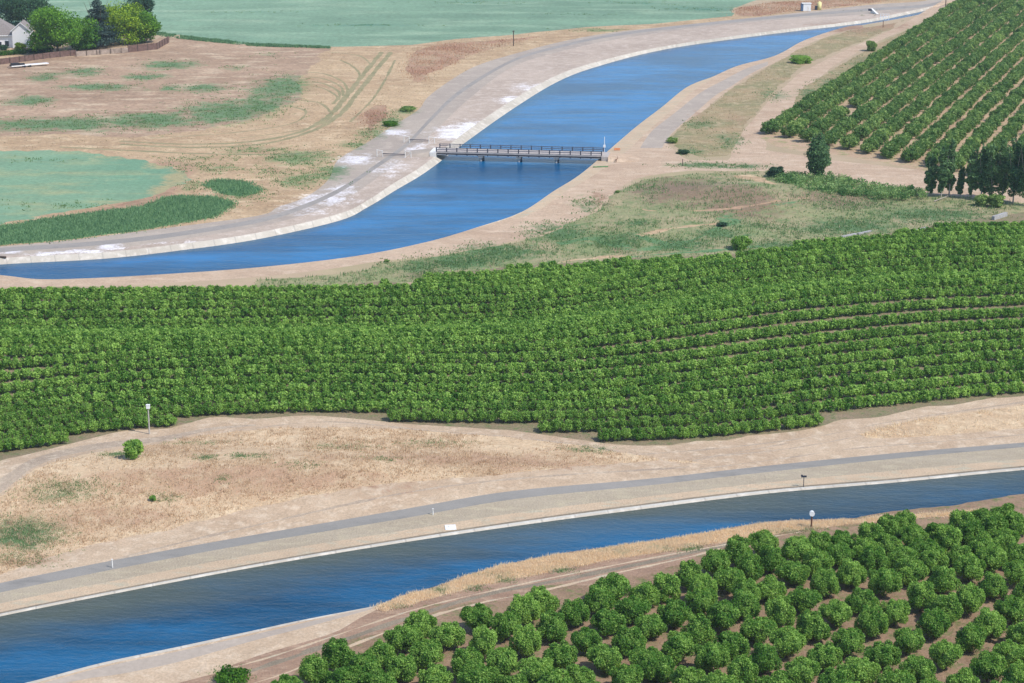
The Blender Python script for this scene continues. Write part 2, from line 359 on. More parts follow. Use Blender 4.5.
# wheel ruts through the mown ground
for dx in (-5, 4):
    region('wheel_rut', 'olive', ribbon([(387+dx,52),(372+dx,70),(352+dx,95),(335+dx,115),(305+dx,132),(256+dx,143+dx*.3),(190,146+dx*.35),(120,143+dx*.35)], 2.0, .5))
region('wheel_rut', 'olive', ribbon([(60,147),(140,151),(215,154),(290,154),(330,150)], 1.6, .5))
for L_ in ([(300,100),(322,104),(330,118),(300,130),(240,138)], [(290,106),(306,112),(290,124),(230,133),(150,138)], [(395,60),(385,80),(372,100),(350,122)], [(340,60),(352,66),(360,76),(352,92)], [(330,52),(360,56),(372,66)]):
    region('wheel_rut', 'olive', ribbon(L_, .9, .35))
for k in range(4):
    region('wheel_rut', 'olive', ribbon([(306+k*3,72+k*5),(325,74+k*5),(343-k*2,82+k*5),(348-k*5,92+k*4)], 1.1, .3))

# --- upper canal
UW = -1.2
sh = lambda L, d: [(x, y+d) for x, y in L]
u_far_water = [(-200,283),(-90,273),(0,264.5),(100,259),(175,251),(256,239.5),(338,221),(368,207),(396,190),(426,172),(466,142),(512,109.5),(557,82),(599,66),(667,49),(768,34.5),(860,23.5),(905,15),(960,3),(1020,-12),(1090,-32)]
u_lip = [(-200,276),(-90,266),(0,258),(100,252.5),(175,244.5),(256,233),(338,214),(368,200),(394,183),(422,166),(460,136),(506,104),(552,77.5),(596,62),(666,46),(768,31.5),(860,20.5),(905,12),(960,0),(1020,-15),(1090,-35)]
u_roadlow = [(-200,270),(-90,262),(0,256),(100,249.5),(175,240),(256,227),(310,213),(350,196),(385,172),(412,152),(440,126),(470,98),(512,67),(562,51),(612,40),(687,29),(768,20.5),(863,14.5),(923,9),(955,-2),(1020,-22),(1090,-42)]
u_grey = [(-200,266),(-90,257),(0,250),(100,243),(175,234.5),(256,221),(300,208),(340,190),(378,165),(406,145),(432,118),(460,92),(512,61),(562,46),(612,35.5),(687,26),(768,18),(866,10),(930,5),(960,-6),(1020,-26),(1090,-46)]
u_roadtop = [(-200,262),(-90,254),(0,246.5),(75,239.5),(150,230),(256,216),(278,207),(306,197),(328,180),(338,160),(368,142),(391,127),(418,110),(428,97),(451,80),(476,66),(512,54.5),(562,41.5),(612,32.5),(672,26),(768,16),(868,5),(930,0),(975,-15),(1020,-30),(1090,-50)]
u_near = [(-200,262),(-90,267),(0,275),(37,279),(80,278.5),(150,275),(256,267.5),(356,256),(431,241),(481,226),(512,216),(537,204),(562,188),(587,169),(609,150),(637,126),(662,107),(687,87),(712,77),(737,66),(768,58),(783,52),(805,40),(843,27.5),(862,25),(907,17),(962,5),(1022,-10),(1092,-30)]
def closed(a, b, za=None, zb=None):
    return [(*G(p[0],p[1], za or 0), za) for p in catmull(a)] + [(*G(p[0],p[1], zb or 0), zb) for p in catmull(b)[::-1]]
region('bank_road', 'bankroad', closed(u_roadtop, u_roadlow))
g2 = [(x, y-2.2 if y > 70 else y-1.4) for x, y in u_grey]; g3 = [(x, y+2.2 if y > 70 else y+1.2) for x, y in u_grey]
region('bank_road_wheel_band', 'bankgrey', closed(g2, g3))
region('canal_bank_slope', 'bankside', closed(u_roadlow, u_lip))
region('canal_lining', 'concrete', closed(u_lip, u_far_water, 0.0, UW))
region('canal_water', 'water_far', [(*G(a,b,UW), UW) for a,b in catmull(u_far_water)] + [(*G(a,b), None) for a,b in catmull(u_near)[::-1]], UW)
# near bank of the upper canal
u_sand_low = [(-200,272),(-90,279),(0,287),(50,286.5),(150,284),(256,277),(330,269),(381,261),(436,255.5),(512,241),(549,230),(594,210),(612,197),(624,185),(642,177),(687,171),(740,170),(760,160),(729,160),(690,160),(672,148),(667,140),(682,125),(702,112),(718,98),(732,88),(750,76),(768,66),(790,55),(808,44),(845,31),(864,28.5)]
region('near_bank_sand', 'sand', closed([p for p in u_near if p[0] < 865], u_sand_low))
# brown strip of lining shoulder along the near edge
inner = [(512,216),(537,204),(562,188),(587,169),(609,150),(637,126),(662,107),(687,87),(712,77)]
region('canal_shoulder', 'ochre', closed(inner, [(518,218),(545,207),(573,189),(600,171),(628,150),(648,131),(672,110),(692,92),(712,79)]))
region('bank_road_wheel_band', 'bankroad', closed([(640,148),(652,131),(676,112),(700,93),(722,81),(745,69),(768,61.5)], [(662,148),(672,133),(696,112),(716,95),(730,87),(750,74),(768,65)]))

# --- waste ground south of the bridge, its dirt roads
region('waste_ground', 'waste', PX([(256,281),(300,277),(360,272),(381,264),(436,257),(470,252),(512,243),(549,232),(594,212),(612,199),(624,187),(642,179),(690,173),(760,172),(800,185),(860,190),(930,195),(1024,196),(1250,200),(1250,260),(1024,225),(968,228),(898,238),(868,243),(818,246),(768,257),(724,262),(637,264),(512,273),(431,279),(381,287),(256,290)], .9, smooth=False))
for pts_, w_ in (([(560,243),(590,238),(612,244),(635,250),(665,247),(690,242),(712,232),(728,224),(738,219)], 2.6), ([(640,236),(672,247),(690,250)], 2.0), ([(600,262),(640,256),(700,252),(760,246)], 1.6), ([(722,222),(735,214),(770,208),(800,204)], 1.2)):
    region('swale_greenery', 'ditch', ribbon(pts_, w_, .9))
for pts_, w_ in (([(632,207),(650,212),(675,213),(710,212),(750,208),(790,203),(830,200)], 1.0), ([(560,262),(600,258),(625,256)], 3.0), ([(640,236),(680,230),(720,226)], 2.5), ([(742,176),(760,182),(775,190)], 5.0), ([(700,262),(740,256),(780,252)], 2.4)):
    region('dry_grass_patch', 'tan', ribbon(pts_, w_, 1.0))
region('scrub_strip', 'scrub', PX([(667,139),(684,124),(704,111),(722,96),(734,88),(770,65),(812,44),(845,31),(872,27),(905,20),(892,28),(843,48),(800,68),(770,96),(742,131),(728,156),(700,157),(678,150)], .8, smooth=False))
region('dirt_road', 'sand', PX([(690,160),(728,161),(743,131),(768,102),(798,74),(843,51),(898,27),(930,8),(968,-15),(980,-12),(940,10),(908,28),(868,46),(832,67),(797,99),(784,118),(768,133),(766,150),(830,160),(893,167),(935,172),(1100,195),(1100,212),(925,192),(918,190),(850,181),(805,175),(766,171),(720,171),(680,170)], .35, smooth=False))
region('scrub_strip', 'scrub', PX([(795,102),(800,90),(832,70),(868,49),(905,31),(925,22),(900,42),(866,62),(833,82),(812,97),(800,106)], .6, smooth=False))

# --- middle orchard, its front track and the dry hill
orchard_far = [(-260,296),(0,289),(50,287),(100,288),(180,286.5),(256,286),(330,287),(381,281),(411,284),(431,274),(512,267),(580,262),(637,258),(724,255),(768,249),(818,238),(868,237),(898,231),(968,221),(1024,212),(1250,190)]
orchard_front = [(-260,560),(-60,492),(0,467),(25,460),(75,444),(125,431),(170,429),(210,418),(256,419),(306,416),(356,419),(406,424),(456,427),(512,431),(537,434),(572,439),(617,445),(672,446),(697,441),(727,441),(749,436),(805,430),(843,420),(880,417),(923,407),(953,405),(993,398),(1024,396),(1250,370)]
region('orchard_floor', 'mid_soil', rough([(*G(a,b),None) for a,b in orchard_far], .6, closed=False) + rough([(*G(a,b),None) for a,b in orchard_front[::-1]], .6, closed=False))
grass_top = [(-260,600),(-60,518),(0,502),(37,480),(87,462),(150,448),(210,436),(260,428),(320,426),(380,428),(440,432),(512,436),(560,444),(600,450),(660,458),(709,465)]
track_top = [(x, y+1) for x, y in orchard_front if x < 720]
region('sandy_verge', 'berm', closed(orchard_front, [(-260,645),(-60,602),(0,588),(128,562),(256,539),(420,514),(512,500),(640,485),(768,469),(896,456),(1024,444),(1250,426)]))
region('farm_track', 'track', closed([(-260,580),(-60,505),(0,487),(37,464),(87,447),(162,437),(210,428),(256,424.5)], [(-260,596),(-60,516),(0,499),(37,476),(87,456),(162,443),(210,431),(256,426)]))
for L_, w_ in (([(600,458),(680,452),(760,444),(830,434),(900,420),(1024,402),(1200,375)], .5), ([(640,462),(720,456),(800,447),(880,432),(960,418)], .45), ([(700,470),(780,459),(850,449),(960,440),(1100,428)], .5), ([(690,462),(740,452),(800,441),(850,430)], .35), ([(240,430),(330,422),(430,431),(520,438),(620,452)], .5), ([(60,575),(180,543),(300,518),(420,498),(560,480),(690,468)], .6)):
    region('wheel_rut', 'track', ribbon(L_, w_, .3))
region('dry_hillside', 'straw', PX(grass_top + [(709,465),(662,462),(574,470),(512,480),(406,492),(301,505),(256,512.5),(127,539),(63,554),(0,577),(-60,592),(-260,640)], .7, smooth=False, step=1.0))
region('dry_verge_strip', 'straw', PX([(858,434),(880,428),(918,419),(970,412),(1024,405),(1250,375),(1250,405),(1024,428),(960,434),(900,438),(868,438)], .5, smooth=False))
# --- lower canal
r1 = [(-260,640),(-60,597),(0,583),(128,557.5),(256,535),(420,510),(512,496),(640,482),(768,466),(896,453),(1024,442.5),(1250,424)]
r2 = [(-260,651),(-60,607),(0,592.5),(128,566.5),(256,543),(420,517.5),(512,503),(640,488.5),(768,472.5),(896,458.5),(1024,447),(1250,428)]
r3 = [(-260,662),(-60,619),(0,603.5),(128,578),(256,554),(384,534),(512,515),(640,499),(768,483),(896,470.5),(1024,459),(1250,440)]
lip = [(-260,672),(-60,629),(0,614),(128,588.5),(256,564.5),(384,543),(512,524),(640,507),(768,491),(896,480),(1024,467.5),(1250,448)]
LW = -.2
region('canal_road', 'asphalt', closed(r1, r2))
region('gravel_shoulder', 'gravel', closed(r2, r3))
region('ochre_shoulder', 'ochre', closed(r3, lip))
region('bank_edge', 'darkline', closed(sh(lip,-1.8), sh(lip, -.2)))  # thin dark strip along the upper side of the concrete lip
region('canal_lip', 'lipconc', closed(sh(lip,-.3), sh(lip, .5)))
region('canal_lining', 'concrete', closed(sh(lip,.5), sh(lip, 2.4), 0.0, LW))
n_edge = [(-260,745),(-60,702),(25,683),(101,663),(177,647),(256,630),(307,619),(375,606),(400,596),(433,587),(484,570),(512,563),(563,553),(633,543.5),(689,535.5),(768,522),(857,518),(920,513),(985,508),(1040,503),(1250,485)]
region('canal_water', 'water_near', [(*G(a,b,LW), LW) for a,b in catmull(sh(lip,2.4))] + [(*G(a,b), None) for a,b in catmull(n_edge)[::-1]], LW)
# --- near bank and the brown dirt track round the front orchard
region('dirt_track', 'dirt', closed(n_edge, [(-260,900),(180,760),(287,690),(340,655),(410,625),(476,608),(540,600),(611,583),(661,580),(700,566),(740,552),(790,535),(850,526),(920,518),(985,513),(1040,508),(1250,492)]))
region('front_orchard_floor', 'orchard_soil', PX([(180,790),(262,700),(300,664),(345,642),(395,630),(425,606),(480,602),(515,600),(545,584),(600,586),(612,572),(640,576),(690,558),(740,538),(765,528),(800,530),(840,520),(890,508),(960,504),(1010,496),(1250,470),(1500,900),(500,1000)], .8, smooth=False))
for k_, (L_, w_, m_) in enumerate((([(160,700),(260,668),(340,641),(420,614),(480,596),(545,583),(620,568),(690,553),(760,536)], 1.1, 'darkline'), ([(190,700),(280,675),(350,646),(420,620),(480,603),(545,590),(612,574),(680,559),(720,549)], .5, 'ochre'), ([(130,695),(260,660),(340,634),(420,608),(500,589),(600,568),(700,549),(800,532)], .4, 'ochre'), ([(300,652),(380,627),(450,605),(560,580),(660,560)], .4, 'darkline'))):
    region('wheel_rut', m_, ribbon(L_, w_, .35))
region('pale_bank_gravel', 'berm', closed([p for p in n_edge if p[0] <= 410], [(-260,780),(0,725),(175,684),(260,655),(330,634),(360,618),(390,603),(410,594)]))
region('bank_road', 'bankroad', closed([(-260,748),(-60,706),(25,687.5),(101,667.5),(177,651.5),(256,634),(307,622),(372,607.5)], [(-260,770),(-60,716),(68,682.5),(120,674),(178,662),(256,640),(307,627),(372,609)]))
region('canal_lining', 'concrete', closed([(-260,745),(-60,702),(25,683),(101,663),(177,647),(256,630),(307,619),(375,606)], [(-260,747),(-60,704),(25,685.5),(101,665.5),(177,649.5),(256,632),(307,620.5),(375,607)]))
region('grass_verge', 'straw', PX([(372,607),(400,597),(433,588),(484,571),(512,564),(563,554),(633,544.5),(689,536.5),(768,523),(857,519),(920,514),(985,509),(985,514),(900,519),(800,530),(720,543),(651,553),(590,564),(537,574),(480,585),(420,602),(385,612)], .5, smooth=False, step=1.0))
# --- right orchard
ro_edge = [(758,137),(793,108),(829,84.5),(862,65),(896,44),(918,29),(940,12),(959,1),(1000,-35)]
region('row_orchard_floor', 'row_soil', PX([(758,137),(793,108),(829,84),(862,65),(896,44),(918,29),(940,12),(959,1),(1000,-30),(1300,-30),(1300,230),(1024,188),(932,172),(907,168),(887,163),(865,160),(847,156),(800,151),(775,146)], .4, smooth=False))

# ---- patches of other growth on the land cover: (x, y, half width, half height, amount)
BL = {'green': [(365,25,60,1.2,.8),(700,9,40,2.5,.7),(480,3,70,1.5,.5),(640,3,40,2,.5),(250,12,60,1,.4),(560,14,50,1,.4),(20,160,40,3,.3),(60,205,50,4,.35),(190,186,12,5,.7),(185,165,20,6,.55),(215,168,25,6,.6),(245,195,25,6,.6),(200,158,40,3,.5),(170,65,30,4.5,1),(85,72,22,4.5,.9),(45,77,16,4.5,.9),(100,87,40,4,.9),(145,77,22,4,.9),(30,101,22,5,1),(172,88,11,4,.9),(205,88,22,4.5,1),(60,124,80,7,1),(150,120,50,8,1),(225,112,45,12,1),(280,88,28,13,1),(262,105,25,10,1),(235,68,14,3,.6),(270,55,20,3,.4),
        (110,40,30,2,.5),(255,150,40,4,.7),(300,158,35,7,.9),(330,172,26,9,.8),(300,180,25,8,.8),(270,172,25,6,.5),(390,122,14,7,.9),(372,134,16,7,.8),(405,112,12,4,.9),(355,145,18,4,.8),(600,30,30,2,.8),
        (290,90,8,4,.5),(590,205,20,8,.7),(560,232,30,10,1),(620,240,30,8,.9),(610,243,12,5,1),(640,225,20,4,.7),(680,245,30,6,.9),(720,235,30,6,.9),(500,252,40,9,1),(460,262,40,7,1),(420,268,30,8,.8),(760,225,40,5,.6),(850,225,50,8,.9),(930,215,60,8,.9),(780,245,40,5,.8),
        (850,205,60,6,.6),(700,125,16,6,.7),(730,140,14,8,.7),(690,152,14,4,.9),(775,95,12,6,.8),(700,165,30,3,1),(740,166,30,3,.9),(650,195,14,10,.6),(840,85,20,8,.9),(815,95,16,7,.9),(870,62,16,6,.8),(870,12,20,3,.2),
        (60,500,40,8,.6),(20,535,40,16,1),(25,560,25,6,.5),(120,463,18,4,.8),(205,472,10,4,.9),(240,470,10,4,.7),(200,445,30,3,.4),(225,492,6,3,.7),(75,495,30,5,.5),(260,470,12,5,.4),(165,505,20,4,.4),(340,450,40,6,.35),(430,445,40,5,.35),(585,450,25,4,.6),(385,470,20,5,.3),(300,480,20,4,.3),
        (440,590,10,3,.9),(475,588,10,3,.6),(620,551,14,3,.9),(660,548,14,3,.8),(560,570,16,3,.6),(505,580,12,3,.6),(500,575,20,3,.5),(400,606,10,2,.6),(690,548,16,3,.9),(780,531,16,2,.8),(810,528,12,2,.8),(230,676,16,6,.8),(980,650,8,3,.2)],
      'brown': [(250,492,170,12,.9),(480,466,120,10,.9),(110,520,90,12,.7),(330,470,90,10,.5),(178,176,14,16,1),(162,190,16,8,1),(165,164,20,5,.9),(120,158,30,3,.6),(130,203,30,4,.8),(70,216,40,3,.7),(60,190,60,3,.4),(30,170,40,2,.35),(100,180,40,2,.3),(770,8,30,3,.3),(680,192,50,16,1),(740,205,45,14,1),(840,200,60,10,.8),(660,187,25,10,.7),(370,118,16,9,.9),(700,118,14,10,.5),(430,275,40,4,.7),(860,60,25,4,.5),(330,78,20,8,.3),(270,487,50,10,.5),(430,465,80,12,.55),(330,495,60,9,.6),(520,462,50,8,.6),(30,560,30,8,.7),(850,28,40,6,.9),(880,25,30,5,.9),(600,200,12,10,.7),(225,182,20,4,.6),(620,250,25,4,.6),
        (540,452,60,5,.4),(60,75,60,12,.3),(215,190,20,3,.5),(100,170,60,4,.25),(740,120,16,8,.6)],
      'pale': [(355,160,20,6,.8),(340,190,16,7,.8),(325,200,30,6,.8),(390,168,20,10,.6),(470,128,18,7,1),(455,134,18,6,1),(448,130,14,4,.9),(10,252,10,3,1),(50,254,16,2.5,1),(90,252,30,2.5,.8),(110,247,16,4,.9),(420,150,14,9,.7),(530,88,18,6,.7),(514,100,18,4,.9),(300,210,40,6,.5),(400,133,20,3,.8),(180,243,50,3,.5),
        (740,184,20,4,.3),(150,215,30,4,.3)]}

def inside(poly, P):
    q = np.array([(p[0], p[1]) for p in poly]); lo, hi = q.min(0), q.max(0)
    c = np.where((P[:,0] >= lo[0]) & (P[:,0] <= hi[0]) & (P[:,1] >= lo[1]) & (P[:,1] <= hi[1]))[0]
    x, y = P[c,0], P[c,1]; res = np.zeros(len(c), bool)
    x1, y1 = q[:,0], q[:,1]; x2, y2 = np.roll(x1,-1), np.roll(y1,-1)
    for a, b, cc, d in zip(x1, y1, x2, y2):
        if b == d: continue
        m = ((b > y) != (d > y)) & (x < (cc-a)*(y-b)/(d-b)+a); res ^= m
    out = np.zeros(len(P), bool); out[c] = res; return out
def owner_of(P):
    own = np.full(len(P), -1)
    for k, r in enumerate(REG): own[inside(r[2], P)] = k
    return own
def build_land():
    verts = []; edges = []; zov = []
    key = {}
    def addv(x, y, z):
        k = (round(x, 2), round(y, 2))
        if k in key:
            i = key[k]
            if z is not None: zov[i] = z
            return i
        key[k] = len(verts); verts.append(Vector((x, y))); zov.append(z); return len(verts)-1
    for name, mat, poly, z in REG:
        ids = [addv(x, y, pz) for x, y, pz in poly]
        for i in range(len(ids)):
            a, b = ids[i], ids[(i+1) % len(ids)]
            if a != b: edges.append((a, b))
    strips = [r[2] for r in REG if r[0] == 'canal_lining']
    # relief and patch points, denser where nearer
    py = 760.0; cand = []
    while py > -60:
        step = max(1.6, 3.4*fs_at(py)/.3) if py > 0 else 4
        n = 120
        for i in range(n):
            px = -70 + (1024+140)*(i + random.random())/n
            cand.append(G(px, py + (random.random()-.5)*step*.9))
        py -= step
    cand = np.array(cand); bad = np.zeros(len(cand), bool)
    for st in strips: bad |= inside(st, cand)
    for x, y in cand[~bad]: addv(x, y, None)
    for x, y in ((-6000,-2000),(6000,-2000),(6000,12000),(-6000,12000),(-2500,3200),(2500,3200),(-1500,1200),(1500,1200),(-600,500),(600,500),(0,100),(-400,100),(400,100)): addv(x, y, None)
    vo, eo, fo, ov, oe, of = delaunay_2d_cdt(verts, edges, [], 0, 1e-3, True)
    XY = np.array([(v.x, v.y) for v in vo]); F = np.array(fo)
    Z = height(XY[:,0], XY[:,1]); over = np.full(len(XY), np.nan)
    for i, lst in enumerate(ov):
        for j in lst:
            if j < len(zov) and zov[j] is not None: over[i] = zov[j]
    for top, bot, zz in ((u_lip, u_far_water, UW), (sh(lip,.5), sh(lip,2.4), LW)):
        A = np.array([G(a,b) for a,b in catmull(top)]); B = np.array([G(a,b,zz) for a,b in catmull(bot)])
        st = [(*p,) for p in A] + [(*p,) for p in B[::-1]]
        def pd(Lp, P):
            d = np.full(len(P), 1e9)
            for a, b in zip(Lp[:-1], Lp[1:]):
                ab = b-a; t = np.clip(((P-a)@ab)/(ab@ab), 0, 1); d = np.minimum(d, np.linalg.norm(P-(a+t[:,None]*ab), axis=1))
            return d
        fr = np.where(np.isnan(over) & (XY[:,1] < 1500) & (np.abs(XY[:,0]) < 900))[0]; dB = pd(B, XY[fr]); ins = inside(st, XY[fr]) | (dB < .05)
        dA = pd(A, XY[fr]); over[fr[ins]] = (zz*dA/(dA+dB+1e-6))[ins]
    Z = np.where(np.isnan(over), Z, over)
    cen = XY[F].mean(1)
    owner = np.full(len(F), -1)
    for k, (name, mat, poly, z) in enumerate(REG): owner[inside(poly, cen)] = k
    # patch weights
    att = {}
    for ch, lst in BL.items():
        w = np.zeros(len(XY))
        for px, py, rx, ry, a in lst:
            c = G(px, py); s = sc_at(py); f = fs_at(py)
            w = np.maximum(w, a*np.exp(-((((XY[:,0]-c[0])/(rx/s))**2 + ((XY[:,1]-c[1])/(ry/s/f))**2))*.7)*(1.0))
        att[ch] = w
    edge_w = np.zeros(len(XY))  # weight rising towards each far waterline
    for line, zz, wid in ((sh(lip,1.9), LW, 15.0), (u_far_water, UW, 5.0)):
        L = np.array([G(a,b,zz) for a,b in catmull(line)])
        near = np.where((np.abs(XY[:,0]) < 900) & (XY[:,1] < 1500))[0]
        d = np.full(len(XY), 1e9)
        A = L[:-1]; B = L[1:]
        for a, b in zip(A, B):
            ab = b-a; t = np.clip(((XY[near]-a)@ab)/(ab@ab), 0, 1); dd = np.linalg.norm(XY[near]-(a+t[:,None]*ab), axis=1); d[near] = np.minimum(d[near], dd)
        edge_w = np.maximum(edge_w, np.clip(1-d/wid, 0, 1))
    groups = {}
    for k, r in enumerate(REG): groups.setdefault((r[0], r[1], r[3]), []).append(k)
    groups[('ground', 'outer', None)] = [-1]
    for (name, mat, zo), ks in groups.items():
        sel = np.isin(owner, ks)
        if not sel.any(): continue
        f = F[sel]; used, inv = np.unique(f, return_inverse=True); f = inv.reshape(-1, 3)
        V = np.column_stack([XY[used], Z[used] if zo is None else np.full(len(used), zo)])
        if zo is None and name != 'canal_lining':          # shores keep their land height
            pass
        me = bpy.data.meshes.new(name); me.from_pydata(V.tolist(), [], f.tolist()); me.update()
        for ch in att:
            a = me.attributes.new(ch, 'FLOAT', 'POINT'); a.data.foreach_set('value', att[ch][used].astype(np.float32))
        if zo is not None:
            a = me.attributes.new('far_edge', 'FLOAT', 'POINT'); a.data.foreach_set('value', edge_w[used].astype(np.float32))
        o = link(name, me, M[mat], smooth=True); o['kind'] = 'structure'
build_land()
# inner walls of the near banks, down to the water
for name, line, z in (('canal_lining', u_near, UW), ('canal_lining', n_edge, LW)):
    L = [G(a,b) for a,b in catmull(line)]; mb = MB()
    for a, b in zip(L[:-1], L[1:]): mb.poly([(*a,-.003),(*b,-.003),(*b,z-.6),(*a,z-.6)])
    mb.build(name, M['concrete'])['kind'] = 'structure'

def poly_of(px): return [(*G(a,b), None) for a, b in px]

# ------------------------------------------------------------------ orchard trees
def orchard_proto(seed, n, size, w, h, mat='leaf'):
    r = np.random.default_rng(seed)
    V, t = crown_quads(r, n, orchard_lobes(r, w, h), size); return quads_mesh('crown', V, t, M[mat]), r
protoA = []; protoB = []
for s in range(14):
    small = s >= 7
    me, r = orchard_proto(100+s, *((2400, .12, 1.45+.05*math.sin(s*3), 2.3+.05*math.cos(s*2.1)) if small else (13000, .115, 2.42+.08*math.sin(s*3), 4.0+.25*math.cos(s*2.1)))); tm = trunk_mb(r)
    t = bpy.data.meshes.new('trunk'); t.from_pydata(tm.v, [], tm.f); t.update(); t.materials.append(M['bark'])
    (protoB if small else protoA).append((me, t))
ORD = ['first','second','third','fourth','fifth','sixth','seventh','eighth','ninth','tenth','eleventh','twelfth','thirteenth','fourteenth','fifteenth','sixteenth','seventeenth','eighteenth','nineteenth','twentieth']
TENS = {20:'twenty',30:'thirty',40:'forty',50:'fifty',60:'sixty',70:'seventy'}
def ordinal(n):
    if n <= 20: return ORD[n-1]
    t, u = n//10*10, n % 10
    return {30:'thirtieth',40:'fortieth',50:'fiftieth',60:'sixtieth'}[t] if u == 0 else TENS[t] + '-' + ORD[u-1]
def put_tree(x, y, k, label, group, s=1.0, name='orchard_tree', kinds=None):
    z = float(height(x, y)); o = thing(name, (x, y, z), label, 'tree', group, rz=random.random()*6.28)
    o.scale = (s*random.uniform(.94,1.06), s*random.uniform(.94,1.06), s*(random.uniform(.97,1.03) if kinds else random.uniform(.92,1.08)))
    cm, tm = (kinds or protoA)[k % 7]
    for nm, me in (('crown', cm), ('trunk', tm)):
        c = bpy.data.objects.new(nm, me); COL.objects.link(c); c.parent = o
    return o
FRONT = [(339.6,649.4),(314.5,666),(287,683),(420,619.7),(403.6,632.7),(379.5,647.5),(426.8,647.5),(448,629),(401.7,662.4),(363,664),(435,671.6),(342,675),(379,679),
(476.7,612.3),(483,638),(506.4,620.6),(525,606.7),(541.6,595.6),(552.8,621.5),(575,607.6),(526.8,638),(502.7,658.6),(467,658),(478.5,673.5),(560,651),(586,634.5),(608.4,616),(599,595.6),(632.5,604.8),(536,668),(578.7,669.8),(604.7,653),(628.8,635.5),(650,620),(627,673.5),(645.5,655),(513.8,681),(553,683),
(674,608.5),(698.2,625.3),(677.8,642),(722.4,612.3),(702,597.4),(731.6,640),(711,653),(757.6,623.4),(744.6,599.3),(779.9,608.5),(657.4,662),(687,673.5),(742.8,669.8),(765,653),(787.3,638),(813.3,621.5),(804,594),(802,666),(824.4,651),(718.6,682),(776,681),(836,607),(835.5,677),
(861.8,594),(873,619.7),(895.2,606.7),(848.8,636.4),(908.2,634.5),(882.2,649.4),(934.2,619.7),(921.2,592),(969.4,596),(971.3,632.7),(989.9,617.8),(1012,604.8),(945.3,649.4),(917.5,664.2),(860,666),(895.2,677),(988,662.4),(1010,647.5),(963.9,677),(1019.5,675),(1024,627),
(614,584),(644,587),(664.8,581.6),(689.9,569.6),(715,557.5),(739,548.2),(763.2,539),(796.6,546.4),(818.8,537),(750,563),(770.6,553.8),(728,574.2),(703.8,585.3),(792.9,566.8),(817,557.5),(770.6,581.6),(746.5,587),(826,579),(840,548.2),(843,530.5),
(869.3,526),(906,515),(889.7,519.5),(937.9,520.4),(960.2,513.9),(982.4,509.3),(1004.7,504.6),(1015.8,513.9),(991.7,517.6),(968.5,524),(947,530.6),(914,527.8),(889,533.4),(865.5,539),(925,540),(902.6,548.2),(874.8,555.7),(851.6,568.6),(960,544.5),(934.2,555.7),(910,565),(884,578),(984.3,537),(1004.7,529.7),(1018,544.5),(992.6,553.8),(969.4,563),(943.5,574.2),(1017,566.8),(993.5,579.8),(945,604),(1030,587),
(256,700),(300,697),(325,700),(362,696),(400,698),(440,694),(475,697),(515,704),(550,701),(592,690),(625,697),(665,695),(700,700),(740,694),(775,702),(815,692),(855,690),(890,699),(930,690),(965,700),(1000,688),(1035,697),(1040,560),(1043,530),(1040,650),(1048,610)]
fw = np.array([G(px, py+(11 if px > 840 and py < 550 else 6), 2.0) for px, py in FRONT])
v1 = np.array(G(500+25, 600-12)) - np.array(G(500, 600)); v1 /= np.linalg.norm(v1); nv = np.array([v1[1], -v1[0]])
proj = fw@nv; srt = np.argsort(proj)
# slanting rows: cut where the gap between neighbours' offsets is widest, about 5.4 m apart
rowid = np.floor((proj-proj.min()+2.7)/5.4).astype(int)
rows = {}
for i in range(len(FRONT)): rows.setdefault(int(rowid[i]), []).append(i)
cnt = 0
vis = lambda i: FRONT[i][0] < 1036 and FRONT[i][1] < 692
rk = 0
for rid in sorted(rows):
    mem = sorted([i for i in rows[rid] if vis(i)], key=lambda i: -(fw[i]@v1)); 
    if mem: rk += 1
    for j, i in enumerate(mem):
        put_tree(fw[i][0], fw[i][1], cnt*3 + cnt//5, 'bushy green front orchard tree, %s from the canal end, %s slanting row from left' % (ordinal(j+1), ordinal(rk)), 'trees of the front orchard', random.uniform(.97,1.06)); cnt += 1
    for i in rows[rid]:
        if not vis(i):
            put_tree(fw[i][0], fw[i][1], cnt, 'bushy green orchard tree cut off by the edge of the front orchard view', 'trees at the cut-off edge of the front orchard', 1); cnt += 1
print('FRONT trees', cnt)

# middle orchard: planting lattice
of_w = poly_of([(x, y+6) for x, y in orchard_far]); on_w = poly_of(orchard_front)
midpoly = of_w + on_w[::-1]
Fr = np.array([G(*p) for p in [(-300,568),(-60,492),(0,468),(60,453),(130,437),(210,427),(300,420),(400,425),(500,432),(600,441),(690,448),(780,447),(860,440),(940,431),(1024,421),(1300,395)]])
xs = np.linspace(-160, 260, 900); Fy = np.interp(xs, Fr[:,0], Fr[:,1]); kk = np.hanning(61); kk /= kk.sum(); Fy = np.convolve(np.pad(Fy, 30, 'edge'), kk, 'valid') - .03*(xs-xs[0]) + .6
Cy = np.interp(xs, crest[:,0], crest[:,1]); Cy = np.convolve(np.pad(Cy, 30, 'edge'), kk, 'valid')
Fy = .5*Fy + .5*(Cy - 53); mid = []; KR = 11
for j in range(-10, 75):
    y = Fy + (Cy-Fy)*j/KR if j <= KR else Cy + (j-KR)*4.75
    arc = np.concatenate([[0], np.cumsum(np.hypot(np.diff(xs), np.diff(y)))]); t = random.random()*2; i = 0
    while t < arc[-1]:
        mid.append((np.interp(t, arc, xs)+random.gauss(0,.12), np.interp(t, arc, y)+random.gauss(0,.12), i, j)); t += 2.0; i += 1
mid = np.array(mid); ok = inside(midpoly, mid[:, :2])
def project(x, y, z):
    dx, dy, dz = x, y, z-H; d = dy*CP - dz*SP; return 512+FP*dx/d, 341.5-FP*(dy*SP+dz*CP)/d
